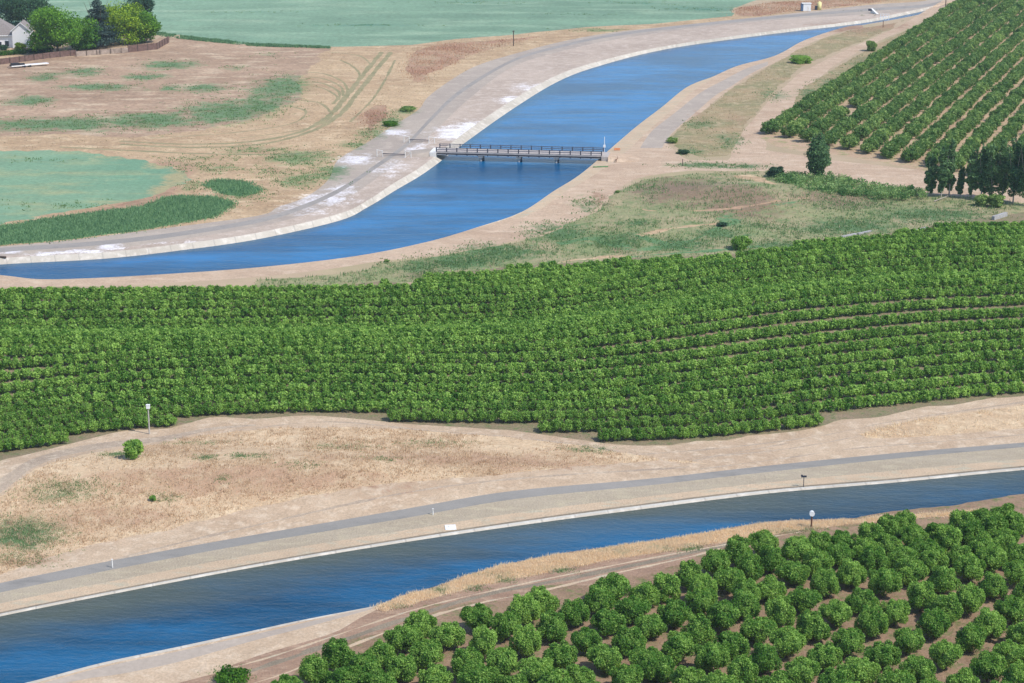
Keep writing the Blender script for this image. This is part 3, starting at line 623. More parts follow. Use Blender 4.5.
mid = mid[ok]; P = np.array([project(x, y, 1.5) for x, y, _, _ in mid]); keep = (P[:,0] > -45) & (P[:,0] < 1070) & (P[:,1] > 0)
mid = mid[keep]; P = P[keep]
# keep crowns off the bare verge
edgeL = np.array([G(a,b) for a,b in catmull(orchard_front)]); 
d = np.array([np.min(np.linalg.norm(edgeL-m[:2], axis=1)) for m in mid]); mid = mid[d > .9]; P = P[d > .9]
rc = {j: int(np.sum((mid[:,3] == j) & (P[:,0] > 0) & (P[:,0] < 1024))) for j in set(mid[:,3])}; big_ = np.array([rc[j] >= 8 for j in mid[:,3]]); mid = mid[big_]; P = P[big_]
gap = rng.random(len(mid)) > .003; mid = mid[gap]; P = P[gap]
order = np.argsort(mid[:,1]*1.0 - 0.0)
inview = (P[:,0] > -8) & (P[:,0] < 1032)
N_IND = 300 - cnt
depth = mid[:,1]
edge_d = np.array([m[1]-np.interp(m[0], edgeL[:,0], edgeL[:,1]) for m in mid])
near_sel = [i for i in order if inview[i]][:N_IND]
near_set = set(near_sel); byrow = {}
for i in near_sel: byrow.setdefault(int(mid[i,3]), []).append(i)
c2 = 0
for q, j in enumerate(sorted(byrow)):
    for k, i in enumerate(sorted(byrow[j], key=lambda i: mid[i,0])):
        put_tree(mid[i,0], mid[i,1], c2*5+c2//7, 'green middle orchard tree, %s from the left, %s row back from the sandy verge' % (ordinal(k+1), ordinal(q+1)), 'front trees of the middle orchard', random.uniform(.98,1.08), kinds=protoB); c2 += 1
rest = [i for i in range(len(mid)) if i not in near_set]
print('MID', len(mid), 'individual', c2, 'rest', len(rest))
def mass(name, pts, nvar, n, size, w, h, mat, label, cat, seed, smin=.9, smax=1.15):
    """one object of many joined crowns and trunks"""
    r = np.random.default_rng(seed); var = []
    for k in range(nvar):
        V, t = crown_quads(r, n, orchard_lobes(r, w, h), size); var.append((V, t))
    VV, TT = [], []
    for k, (x, y) in enumerate(pts):
        V, t = var[k % nvar]; a = r.random()*6.28; s = smin+(smax-smin)*r.random(); ca, sa = math.cos(a), math.sin(a)
        X = V[...,0]*ca-V[...,1]*sa; Y = V[...,0]*sa+V[...,1]*ca; z = float(height(x, y))
        VV.append(np.stack([X*s+x, Y*s+y, V[...,2]*s*r.uniform(.97,1.03)+z], -1)); TT.append(np.clip(t + r.normal()*.13, 0, 1))
        q = np.array([[[x-.16,y,z],[x+.16,y,z],[x+.12,y,z+1.4],[x-.12,y,z+1.4]],[[x,y-.16,z],[x,y+.16,z],[x,y+.12,z+1.4],[x,y-.12,z+1.4]]]); VV.append(q); TT.append(np.zeros(2))
    me = quads_mesh(name, np.concatenate(VV), np.concatenate(TT), M[mat]); o = bpy.data.objects.new(name, me); COL.objects.link(o)
    return tag(o, label, cat, kind='stuff')
mass('orchard_canopy', [mid[i,:2] for i in rest], 9, 580, .20, 1.45, 2.3, 'leaf', 'dense green canopy of the wide middle orchard behind its front trees', 'orchard', 5, .98, 1.05)

# right orchard: rows climbing away to the upper right
a0 = np.array(G(768,131)); a1 = np.array(G(958,5)); rd = (a1-a0)/np.linalg.norm(a1-a0)
b0 = np.array(G(768,135)); b1 = np.array(G(930,168)); bd = (b1-b0)/np.linalg.norm(b1-b0)
print('row dir', math.degrees(math.atan2(rd[1],rd[0])), 'edge', math.degrees(math.atan2(bd[1],bd[0])), 'len', np.linalg.norm(b1-b0))
pts = []
nrow = 26; spc = np.linalg.norm(b1-b0)/8.0
for k in range(nrow):
    st = b0 + bd*spc*k
    off = 2.2
    while True:
        p = st + rd*off; u, v = project(p[0], p[1], 1.5)
        if off > 420 or v < -25: break
        if -20 < u < 1055 and v < 245:
            if not ((k == 2 and 58 < off < 67) or rng.random() < .02): pts.append((p[0]+random.gauss(0,.25), p[1]+random.gauss(0,.25)))
        off += 4.3
print('ROWS', len(pts))
mass('row_orchard_canopy', pts, 9, 1250, .27, 2.78, 3.8, 'leaf_row', 'straight green tree rows with bare soil between, upper right orchard', 'orchard', 9, .88, 1.12)

# ------------------------------------------------------------------ other trees and shrubs
def crown_tree(name, px, py, h, w, lobes_fn, n, size, mat, label, group=None, trunk=.25, th=.35, bark='bark', dry=1.0, outward=.55):
    x, y, z = GH(px, py); r = np.random.default_rng(int(px*7+py))
    o = thing(name, (x, y, z), label, 'tree' if 'tree' in name or name in ('conifer','poplar') else 'shrub', group)
    V, t = crown_quads(r, n, lobes_fn(r, w, h), size, outward=outward); me = quads_mesh('crown', V, t, M[mat])
    c = bpy.data.objects.new('crown', me); COL.objects.link(c); c.parent = o
    tb = trunk_mb(r, h*th, trunk, w*.35); tb.build('trunk' if trunk > .1 else 'stem', M[bark], o)
    return o
def round_lobes(r, w, h):
    L = [(0,0,h*.53,w*.40,w*.40,h*.42)]
    for i in range(22):
        a = r.random()*6.28; q = w*.40*math.sqrt(.3+.7*r.random()); zz = h*(.14+.70*r.random()); k = 1-.5*abs(zz/h-.5)
        L.append((q*k*math.cos(a), q*k*math.sin(a), zz, w*(.13+.09*r.random()), w*(.13+.09*r.random()), h*(.12+.06*r.random())))
    return L
def column_lobes(r, w, h):
    L = []
    for i in range(14):
        zz = h*(.10+.82*i/13); k = math.sin(math.pi*min(1, (i+2.2)/16.2))**.7; a = r.random()*6.28; q = w*.10
        L.append((q*.6*math.cos(a), q*.6*math.sin(a), zz, w*.46*k*(.9+.15*r.random()), w*.46*k*(.9+.15*r.random()), h*.09))
    return L
def ragged_lobes(r, w, h):
    L = []
    for i in range(20):
        f = i/19; k = math.sin(math.pi*min(1, (f*.88+.14)))**.8; a = r.random()*6.28; q = w*.16*(.3+r.random())
        L.append((q*math.cos(a), q*math.sin(a), h*(.14+.80*f), w*.30*k*(.6+.7*r.random()), w*.30*k*(.6+.7*r.random()), h*(.04+.04*r.random())))
    return L
def cone_lobes(r, w, h):
    L = []
    for i in range(22):
        f = i/21; zz = h*(.10+.86*f); k = (1-f)**.85+.06
        for q in range(3):
            a = r.random()*6.28; L.append((w*.22*k*math.cos(a), w*.22*k*math.sin(a), zz, w*.30*k, w*.30*k, h*.035))
    return L
s_top = 2.35
crown_tree('broadleaf_tree', 24, 26, 17, 26, round_lobes, 9000, .42, 'leaf_dark', 'dark green broadleaf tree rising behind the house roof', trunk=.4)
crown_tree('broadleaf_tree', 7, 12, 15, 18, round_lobes, 6000, .42, 'leaf_dark', 'dark tree cut by the top left corner, behind the house', trunk=.4)
crown_tree('broadleaf_tree', 58, 53, 19.5, 29, round_lobes, 15000, .40, 'leaf_bright', 'largest round green tree beside the white house gable', trunk=.5)
crown_tree('broadleaf_tree', 84, 49, 11, 15, round_lobes, 7000, .34, 'leaf_bright', 'low round green tree between the big tree and the conifer', trunk=.3)
crown_tree('conifer', 99, 47, 22, 19, cone_lobes, 13000, .36, 'needles', 'tall dark blue-green conifer beside the yellow-green tree', trunk=.35, th=.7)
crown_tree('broadleaf_tree', 121, 44, 18.5, 24, round_lobes, 13000, .38, 'leaf_yellow', 'bright yellow-green broadleaf tree beside the dark conifer', trunk=.45)
crown_tree('broadleaf_tree', 145, 43, 14.5, 15, round_lobes, 8000, .36, 'leaf_bright', 'green tree at the right end of the wooden fence', trunk=.35)
crown_tree('broadleaf_tree', 138, 32, 17.0, 17, round_lobes, 8000, .40, 'leaf_dark', 'dark tree behind the yellow-green and fence-end trees', trunk=.35)
crown_tree('round_shrub', 20.5, 49, 2.6, 5, round_lobes, 1500, .25, 'leaf_yellow', 'small light green shrub below the white gable wall', trunk=.08)
crown_tree('round_shrub', 4, 50, 2.2, 4.2, round_lobes, 1200, .25, 'leaf_dark', 'small dark shrub by the porch wall at the left edge', trunk=.08)
crown_tree('poplar_tree', 817.5, 178, 13.0, 7.4, column_lobes, 11000, .26, 'poplar', 'lone dense columnar tree by the reeds and pale dirt road', trunk=.3)
spec = [(930,196,11.0,4.0,'slender leftmost tree of the dark grove, beside the pale road'),
 (941,197,13.5,4.6,'narrow second tree from the left in the dark grove'),(949,196,15.0,4.4,'tall narrow third tree from the left in the dark grove'),
 (960,197,8.0,3.0,'shorter fourth tree from the left in the dark grove'),(971,198,13.2,5.0,'fifth tree from the left in the dark grove'),
 (981,199,14.2,5.6,'sixth tree from the left in the dark grove'),(991,200,15.0,6.0,'seventh tree from the left in the dark grove'),
 (1002,200,16.0,6.4,'eighth tree from the left in the dark grove'),(1013,203,17.4,7.0,'ninth tree from the left in the dark grove'),
 (1025,205,18.4,7.4,'tall rightmost tree of the dark grove, cut by the frame')]
for px, py, h, w, lab in spec:
    crown_tree('poplar_tree', px, py, h*1.14, w*1.0, ragged_lobes, 6500, .27, 'poplar', lab, 'dark grove beside the dirt road', trunk=.2, th=.6, bark='palebark')
for px, py, h, w, lab, m_ in [(982,206,3.4,4.0,'light green bush at the foot of the dark grove, left of two','leaf_row'),(996,207,3.6,4.4,'light green bush at the foot of the dark grove, right of two','leaf_row'),
    (801,63,3.0,9.0,'round dark green bush between canal bank and dirt road','leaf'),(871.5,51,4.2,4.6,'small grey-green bush on the strip above the dirt road','leaf_row'),
    (823,97,1.6,6.0,'low green bush beside the lower dirt road bend','leaf_row'),(135,458,3.3,3.6,'lone dark green bush on the dry hillside below the pole','leaf'),
    (153,501,.9,1.1,'tiny dark green bush low on the dry hillside','leaf'),(683,154,1.4,4.0,'small dark weed bush at the road junction','leaf_dark'),
    (672,143,1.8,4.0,'grey-green weed bush beside the canal road junction','leaf_row'),(605,166,.01,0,'',''),(740,249,3.4,5.2,'dark round bush at the far edge of the middle orchard','leaf'),
    (617,193,.7,1.3,'tiny green bush on the edge of the sandy bank','leaf_row'),(232,681,1.5,5.0,'low green bush beside the brown dirt track','leaf_bright'),(387,262,.6,1.5,'tiny green bush beside the sandy bank road','leaf_row'),
    (776,177,3.0,5.0,'dark bush at the left end of the reed bed','leaf_dark'),(722,226,1.0,3.4,'small dark bush in the swale below the brown mound','leaf_dark'),
    (391,126,1.6,5.5,'low green bush on the verge left of the bank road','leaf_bright'),(408,111,1.6,6.0,'low olive bush beside the bank road bend','leaf_row')]:
    if not lab: continue
    crown_tree('round_shrub', px, py, h, w, round_lobes, int(900+350*w*h), .10+.025*min(h,4), m_, lab, trunk=.07)

# ------------------------------------------------------------------ grasses and reeds (stuff)
def blades(name, polys, count, hmin, hmax, mat, label, cat, seed, per=6, spread=.35, width=.05, drift=1.6):
    r = np.random.default_rng(seed); out = []
    tot = sum(max(1e-6, abs(sum(p[i][0]*p[(i+1)%len(p)][1]-p[(i+1)%len(p)][0]*p[i][1] for i in range(len(p))))/2) for p in polys)
    for p in polys:
        q = np.array([(a[0], a[1]) for a in p]); A = abs(np.sum(q[:,0]*np.roll(q[:,1],-1)-np.roll(q[:,0],-1)*q[:,1]))/2
        want = int(count*A/tot); lo, hi = q.min(0), q.max(0); c = lo + (hi-lo)*r.random((int(want*((hi-lo).prod()/A)), 2)); c = c[inside(p, c)]
        if any(p is q_[2] for q_ in REG) and len(c): c = c[[REG[k][2] is p for k in owner_of(c)]]
        u, v = np.array([project(x, y, 0) for x, y in c]).T if len(c) else (np.array([]),)*2
        c = c[(u > -60) & (u < 1084) & (v < 740)]; out.append(c)
    C = np.concatenate(out)
    dn = np.array([mnoise.noise(Vector((x*.06, y*.06, seed+9.5)))+.5*mnoise.noise(Vector((x*.22, y*.22, seed+3.5))) for x, y in C]); C = C[r.random(len(C)) < np.clip(.75+drift*dn, .08, 1)]
    n = len(C); C = np.repeat(C, per, 0); tn = np.repeat(np.clip(.5+.25*r.normal(size=n), 0, 1), per)
    # density varies in clumps
    nz = np.array([mnoise.noise(Vector((x*.35, y*.35, seed))) for x, y in C[::per]]); nz = np.repeat(nz, per)
    C = C + r.normal(size=C.shape)*spread; m = len(C); Z = height(C[:,0], C[:,1])
    h = (hmin+(hmax-hmin)*r.random(m)**1.3)*(.85+.7*np.clip(nz,-.6,.6)); a = r.random(m)*math.pi
    w = width*(.6+.8*r.random(m)); dx, dy = np.cos(a)*w, np.sin(a)*w; ln = r.normal(size=(m,2))*.22*h[:,None]
    V = np.stack([np.stack([C[:,0]-dx, C[:,1]-dy, Z-.03], 1), np.stack([C[:,0]+dx, C[:,1]+dy, Z-.03], 1), np.stack([C[:,0]+ln[:,0], C[:,1]+ln[:,1], Z+h], 1)], 1)
    me = quads_mesh(name, V, np.clip(tn+.15*r.normal(size=m), 0, 1), M[mat], 3); o = bpy.data.objects.new(name, me); COL.objects.link(o)
    return tag(o, label, cat, kind='stuff')
Rg = {}
for nme, mt, poly, z in REG: Rg.setdefault(nme, []).append(poly)
blades('dry_grass', Rg['dry_hillside'], 11000, .2, .6, 'hillgrass', 'straw coloured dry grass covering the hillside below the middle orchard', 'grass', 1, per=5, width=.06)
blades('dry_verge_grass', Rg['grass_verge'], 11000, .18, .5, 'drygrass', 'tall straw coloured grass along the near canal bank', 'grass', 2, per=7, width=.05, drift=.5)
blades('dry_roadside_grass', Rg['dry_verge_strip'], 2600, .4, 1.1, 'drygrass', 'dry golden grass strip above the canal road at right', 'grass', 3, per=6, width=.06)
blades('ditch_weeds', Rg['ditch_greenery_ground'], 16000, .2, .8, 'ditchleaf', 'dark green weeds filling the ditch left of the upper canal', 'weeds', 4, per=6, width=.16, spread=1.1, drift=.5)
reed_px = [(770,176),(790,177),(830,180),(870,187),(905,193),(926,196),(920,201),(880,200),(830,197),(800,193),(780,187)]
r_ = np.random.default_rng(61); q_ = poly_of(reed_px); qq = np.array([(a[0], a[1]) for a in q_]); lo, hi = qq.min(0), qq.max(0)
c_ = lo + (hi-lo)*r_.random((900, 2)); c_ = c_[inside(q_, c_)][:230]
V_, t_ = crown_quads(r_, 26000, [(x, y, .7+.5*r_.random(), .9+.7*r_.random(), .9+.7*r_.random(), .7+.8*r_.random()) for x, y in c_], .22, outward=.3); V_[..., 2] += .1
dn = np.array([mnoise.noise(Vector((v[0]*.25, v[1]*.25, 4))) for v in V_[:, 0, :]])
o = bpy.data.objects.new('reed_bed', quads_mesh('reed_bed', V_, np.clip(t_+dn*.7, 0, 1), M['reed'])); COL.objects.link(o); tag(o, 'mottled green reeds and brush along the pale dirt road', 'reeds', kind='stuff')
blades('waste_ground_grass', Rg['waste_ground'], 7500, .3, 1.0, 'weed', 'low green and olive weeds on the waste ground near the bridge', 'weeds', 8, per=4, width=.10, spread=.5)
blades('waste_ground_straw', Rg['waste_ground']+Rg['scrub_strip'], 3500, .3, .8, 'dullgrass', 'low dry stalks among the waste ground weeds near the bridge', 'grass', 18, per=3, width=.10, spread=.6)
# tufts of green weeds in the green patches of the bare land, sparse stalks over the mown land
r_ = np.random.default_rng(21); C = []
for px, py, rx, ry, a in BL['green']:
    n = int(min(420, 6+rx*ry*(.55 if py < 300 else .7)*a)); 
    if py > 430: n = n*2
    C.append(np.array([(*G(px+r_.normal()*rx*.6, py+r_.normal()*ry*.6), 1.0 if py < 300 else .38) for _ in range(n)]))
C = np.concatenate(C); n_ = len(C); per = 6; tn = np.repeat(np.clip(.45+.25*r_.normal(size=n_), 0, 1), per); S_ = np.repeat(C[:,2], per); C = np.repeat(C[:,:2], per, 0)+r_.normal(size=(n_*per, 2))*(.6*S_[:,None]+.1)
Z_ = height(C[:,0], C[:,1]); okk = np.array([k < 0 or REG[k][0] not in ('canal_water','canal_road','canal_lining','canal_lip','bank_road') for k in owner_of(C)]); C = C[okk]; tn = tn[okk]; Z_ = Z_[okk]; S_ = S_[okk]; m_ = len(C)
h_ = (.12+.36*r_.random(m_))*(S_*.7+.3); a_ = r_.random(m_)*3.14; w_ = (.12+.12*r_.random(m_))*S_
V_ = np.stack([np.stack([C[:,0]-np.cos(a_)*w_, C[:,1]-np.sin(a_)*w_, Z_-.02], 1), np.stack([C[:,0]+np.cos(a_)*w_, C[:,1]+np.sin(a_)*w_, Z_-.02], 1), np.stack([C[:,0]+r_.normal(size=m_)*.1, C[:,1]+r_.normal(size=m_)*.1, Z_+h_], 1)], 1)
o = bpy.data.objects.new('green_weeds', quads_mesh('green_weeds', V_, tn, M['weed'], 3)); COL.objects.link(o); tag(o, 'scattered green weed tufts in the bare and dry ground', 'weeds', kind='stuff')
blades('rusty_weeds', Rg['rusty_weed_ground'], 3500, .2, .7, 'rustweed', 'rust coloured dry weeds on the slope above the bank road', 'weeds', 33, per=5, width=.13, spread=2.2)
blades('mown_stubble', Rg['mown_ground'], 14000, .1, .4, 'dullgrass', 'short pale stubble on the mown land above the canal', 'grass', 28, per=3, width=.16, spread=.9)
hedge_px = [(157,32.5),(200,38),(256,44),(330,47),(330,48.5),(256,46.5),(200,41),(157,36)]
blades('field_edge_weeds', [poly_of(hedge_px)], 2500, .4, 1.0, 'ditchleaf', 'thin dark green weed line along the far field edge', 'weeds', 9, per=7, width=.22)

# ------------------------------------------------------------------ bridge
DZ = 1.55
bl = np.array(G(436, 151.3, DZ)); br = np.array(G(602, 155.5, DZ))
L = float(np.linalg.norm(br-bl)); bang = math.atan2(br[1]-bl[1], br[0]-bl[0]); WD = 6.0
bridge = thing('canal_bridge', (bl[0], bl[1], 0), 'low railed bridge on three piers crossing the upper canal', 'bridge', rz=bang)
MB().box((L/2, WD/2, DZ-.15), (L, WD, .3)).build('deck', M['deck'], bridge)
g = MB()
for yy in (.35, WD/2, WD-.35): g.box((L/2, yy, DZ-.3-.42), (L-.6, .35, .84))
g.build('girders', M['darkmetal'], bridge)
nb = 17
for side, yy in (('near', -.06), ('far', WD+.06)):
    m = MB()
    for z in (DZ+1.15, DZ+.62): m.box((L/2, yy, z), (L, .12, .2))
    rail = m.build('railing', M['railgrey'], bridge)
    for k in range(nb):
        x = .15 + (L-.3)*k/(nb-1)
        MB().box((x, yy-.09 if side == 'near' else yy+.09, DZ+.1), (.30, .2, 2.4)).build('railing_post', M['darkmetal'], rail)
MB().box((L/2, -.2, DZ-.25), (L, .12, .42)).build('kerb_edge', M['deck'], bridge)
MB().box((L/2, -.19, DZ-.95), (L, .1, .16)).build('lower_pipe', M['galv'], bridge)
for k in (.27, .50, .725):
    m = MB(); m.box((L*k, WD/2, DZ-1.34), (1.5, WD+.3, .4))
    p = m.build('pier', M['pierc'], bridge)
    m2 = MB()
    for yy in (.5, WD/2, WD-.5): m2.bar((L*k, yy, UW-1.5), (L*k, yy, DZ-1.5), .42, n=12)
    m2.build('pier_columns', M['pierc'], p)
for x in (-.9, L+.9):
    MB().box((x, WD/2, .0), (2.0, WD+1.6, 2.7)).build('abutment', M['offwhite'] if x < 0 else M['deck'], bridge)
# ramps up to the deck
for sx, x0 in ((-1, -1.9), (1, L+1.9)):
    m = MB(); e = x0+sx*9; zt = 1.352
    a = [(x0,-.4,zt),(x0,WD+.4,zt),(e,WD+1,.02),(e,-1,.02)]
    m.poly(a, flip=sx > 0); m.poly([(x0,-.4,zt),(e,-1,.02),(x0,-2.2,.02)]); m.poly([(x0,WD+.4,zt),(x0,WD+2.2,.02),(e,WD+1,.02)])
    m.build('approach_ramp', M['bankroad'] if sx < 0 else M['sand'], bridge)

# ------------------------------------------------------------------ gates, posts, poles
def gate(pA, pB, label):
    a = np.array(G(*pA)); b = np.array(G(*pB)); l = float(np.linalg.norm(b-a)); o = thing('pipe_gate', (a[0], a[1], 0), label, 'gate', 'pipe gates across the bank road', rz=math.atan2(b[1]-a[1], b[0]-a[0]))
    for x, s in ((0, 1), (l-1.8, 1)):
        m = MB(); m.bar((x,0,-.2), (x,0,2.2), .11); m.bar((x+1.8,0,-.2), (x+1.8,0,1.9), .11); m.bar((x,0,2.1), (x+1.8,0,1.8), .08); m.bar((x,0,.2), (x+1.8,0,1.7), .06); m.build('end_frame', M['offwhite'], o)
    m = MB(); m.bar((1.8,0,1.0), (l-1.8,0,1.0), .12); m.bar((1.8,0,.55), (l-1.8,0,.55), .06); m.build('barrier_bar', M['darkmetal'], o)
gate((404,142.5), (434.5,143.5), 'pale framed pipe gate across bank road, nearer the bridge end')
gate((377,156.5), (411,158), 'pale framed pipe gate further down the bank road')
def pole(name, px, py, h, r, mat, label, cat='pole', top=None, group=None):
    x, y, z = GH(px, py); o = thing(name, (x, y, z), label, cat, group)
    MB().bar((0,0,-.3), (0,0,h), r, r*.85, 10).build('pole', M[mat], o)
    return o
s = sc_at(433)
p = pole('utility_pole', 149.5, 434, 4.9, .14, 'greypole', 'grey pole with white box on top at the middle orchard edge')
m = MB(); m.box((0,0,5.1), (.62,.5,.62)); m.box((0,0,5.45), (.7,.58,.1)); m.build('top_box', M['white'], p)
p = pole('marker_post', 811.3, 528, 2.1, .15, 'rust', 'rusty post with white round head beside the lower canal')
m = MB(); m.bar((0,-.3,2.45), (0,.3,2.45), .42, .38, 16); m.box((0,0,2.42), (.5,.45,.6)); m.build('head', M['white'], p)
p = pole('sign_post', 803.5, 487, 1.7, .07, 'darkmetal', 'small dark T-shaped post on the shoulder of the lower canal')
m = MB(); m.box((0,0,1.85), (.9,.15,.3)); m.box((-.35,0,2.05), (.3,.12,.2)); m.build('cross_piece', M['darkmetal'], p)
for px, py, h, lab in ((112.5,567.5,1.25,'short pale marker post on the left part of the lower road'),(433,515,1.0,'short pale marker post beside road, near the white slab')):
    q = pole('marker_post', px, py, h, .09, 'offwhite', lab, group='pale roadside marker posts'); MB().box((0,0,h+.04), (.24,.24,.08)).build('cap', M['offwhite'], q)
q = pole('utility_pole', 513.5, 46, 6.5, .22, 'polewood', 'dark bare pole beside the bank road bend'); MB().box((0,0,6.2), (1.2,.18,.22)).build('cross_arm', M['polewood'], q)
q = pole('utility_pole', 945.5, 8, 7.0, .24, 'polewood', 'dark pole at the top edge of the photo'); MB().box((0,0,6.2), (1.2,.18,.22)).build('cross_arm', M['polewood'], q)
q = pole('marker_post', 604.3, 151, 4.4, .10, 'white', 'tall thin white post at the right end of the bridge'); m = MB(); m.box((0,0,1.5), (.7,.5,.8)); m.build('box', M['white'], q)
q = pole('marker_post', 682.5, 166, 1.9, .13, 'polewood', 'short dark post in weeds beside the junction road'); MB().box((0,0,1.95), (.34,.34,.08)).build('cap', M['polewood'], q)
q = pole('marker_post', 584, 147.4, .01, .01, 'white', '') if False else None
# curved guard rail right of the bridge
x, y, z = GH(616, 160); o = thing('guard_rail', (x, y, z), 'short curved dark rail beside the right end of the bridge', 'rail')
m = MB(); pr = None
for k in range(7):
    a = R(-70+k*20); c = (1.5*math.cos(a)-1, 4.5*math.sin(a), .9)
    m2 = (c[0], c[1], -.2); m.bar(m2, c, .07)
    if pr: m.bar(pr, c, .08)
    pr = c
m.build('rail', M['rust'], o)
# drain pipe on the near slope, orange marker
a = G(593,167.5); b = G(608,167); o = thing('drain_pipe', (a[0], a[1], .12), 'dark green pipe lying on the bank below the bridge', 'pipe')
MB().bar((0,0,0), (b[0]-a[0], b[1]-a[1], 0), .24, n=12).build('pipe', M['ditch'], o)
x, y, z = GH(617,150.5); o = thing('marker_board', (x, y, z), 'low orange marker board by the right end of the bridge', 'marker')
MB().box((0,0,.45), (1.9,.12,.7)).build('board', M['orange'], o); m = MB(); m.box((-.7,.1,.1), (.12,.08,.9)); m.box((.7,.1,.1), (.12,.08,.9)); m.build('stakes', M['greypole'], o)
a = G(-6,257.5); b = G(6,258); o = thing('log', (b[0], b[1], .2), 'dark log lying on the canal bank at the left edge', 'log')
MB().bar((a[0]-b[0], a[1]-b[1], 0), (0,0,0), .35, .25, 10).build('log_body', M['polewood'], o)
# white slab on the lower canal shoulder
x, y, z = GH(450.5, 527.5); o = thing('concrete_slab', (x, y, 0), 'bright white slab on the shoulder above the lower canal', 'slab', rz=.1)
MB().box((0,0,.1), (1.75,2.0,.2), taper=.97).build('slab_body', M['white'], o); MB().box((0,.2,.24), (.7,.7,.08)).build('hatch', M['offwhite'], o)
# pale concrete pieces behind the middle orchard
for pa, pb, lab in (((842,237.5),(856,234.5),'left half of the pale concrete edge behind the middle orchard'),((858,234.5),(871,231.5),'right half of the pale concrete edge behind the middle orchard'),
        ((916,231),(927,228),'small pale concrete block between the orchard and the waste ground'),((993,220),(1006,216),'large pale concrete block at the foot of the dark grove')):
    x0, y0, z0 = GH(*pa); x1, y1, z1 = GH(*pb); l = math.hypot(x1-x0, y1-y0); o = thing('concrete_block', (x0, y0, z0), lab, 'concrete', 'pale concrete pieces behind the orchard', rz=math.atan2(y1-y0, x1-x0))
    hh = .35 if pa[0] < 950 else 1.0
    MB().box((l/2,0,hh/2-.1), (l,.8,hh+.2)).build('block', M['pierc'], o)
x0, y0, z0 = GH(934,202); x1, y1, z1 = GH(948,198.5); o = thing('fallen_branch', (x0, y0, z0+.2), 'pale fallen branch in front of the dark grove', 'branch')
m = MB(); m.bar((0,0,0), (x1-x0, y1-y0, .6), .16, .07); m.bar(((x1-x0)*.5, (y1-y0)*.5, .3), ((x1-x0)*.6, (y1-y0)*.6+1.2, .9), .07, .03); m.build('branch', M['palebark'], o)

# ------------------------------------------------------------------ things on the far bank, top right
x, y, z = GH(806, 11); o = thing('utility_cabin', (x, y, 0), 'white boxy cabin with dark side on the far canal bank', 'cabin')
MB().box((.25,0,1.85), (3.6,3.2,3.5)).build('wall', M['white'], o); MB().box((.1,0,3.7), (4.5,3.6,.2)).build('roof', M['offwhite'], o)
MB().box((-2.0,-.02,1.8), (.9,3.1,3.4)).build('dark_side', M['blue'], o)  # slate-blue box that makes up the dark left side of the cabin
d = MB().box((.7,-1.63,1.3), (1.0,.06,2.2)).build('door', M['offwhite'], o); MB().box((1.05,-1.69,1.25), (.08,.08,.2)).build('handle', M['darkmetal'], d)
x, y, z = GH(818, 10); o = thing('storage_tank', (x, y, 0), 'pale yellow tank with a dark side next to the white cabin', 'tank')
MB().bar((.6,0,0), (.6,0,3.6), 1.0, n=20).build('tank_body', M['yellow'], o, True); MB().bar((.6,0,3.6), (.6,0,4.2), .98, .25, 20).build('lid', M['yellow'], o)
MB().box((-1.0,0,1.0), (1.0,1.2,2.0)).build('pump_box', M['darkmetal'], o)
x, y, z = GH(874.5, 14); o = thing('concrete_chute', (x, y, 0), 'slanting pale chute with dark flap on the far bank', 'chute')
m = MB(); m.poly([(-1.2,4,2.2),(-.2,4,2.2),(1.8,-2,.15),(.8,-2,.15)], True); m.poly([(-1.2,4,2.2),(.8,-2,.15),(.8,-2,-.2),(-1.2,4,-.2)]); m.poly([(-.2,4,2.2),(1.8,-2,.15),(1.8,-2,-.2),(-.2,4,-.2)], True); m.build('chute', M['offwhite'], o)
MB().box((-1.7,3,1.6), (1.6,.3,1.0)).build('flap', M['darkmetal'], o)
x, y, z = GH(884.5, 19.5); o = thing('railing_frame', (x, y, 0), 'white pipe railing at the tip of the upper canal', 'railing')
m = MB()
for xx in (-1.9,-.6,.6,1.9): m.bar((xx,0,-.2), (xx,0,2.6), .12)
for zz in (1.3,2.5): m.bar((-2.1,0,zz), (2.1,0,zz), .1)
m.build('frame', M['white'], o)
q = pole('marker_post', 883, 27.5, 2.9, .16, 'rust', 'rusty post standing in dry weeds below the white railing'); MB().box((0,0,2.95), (.4,.4,.1)).build('cap', M['rust'], q)

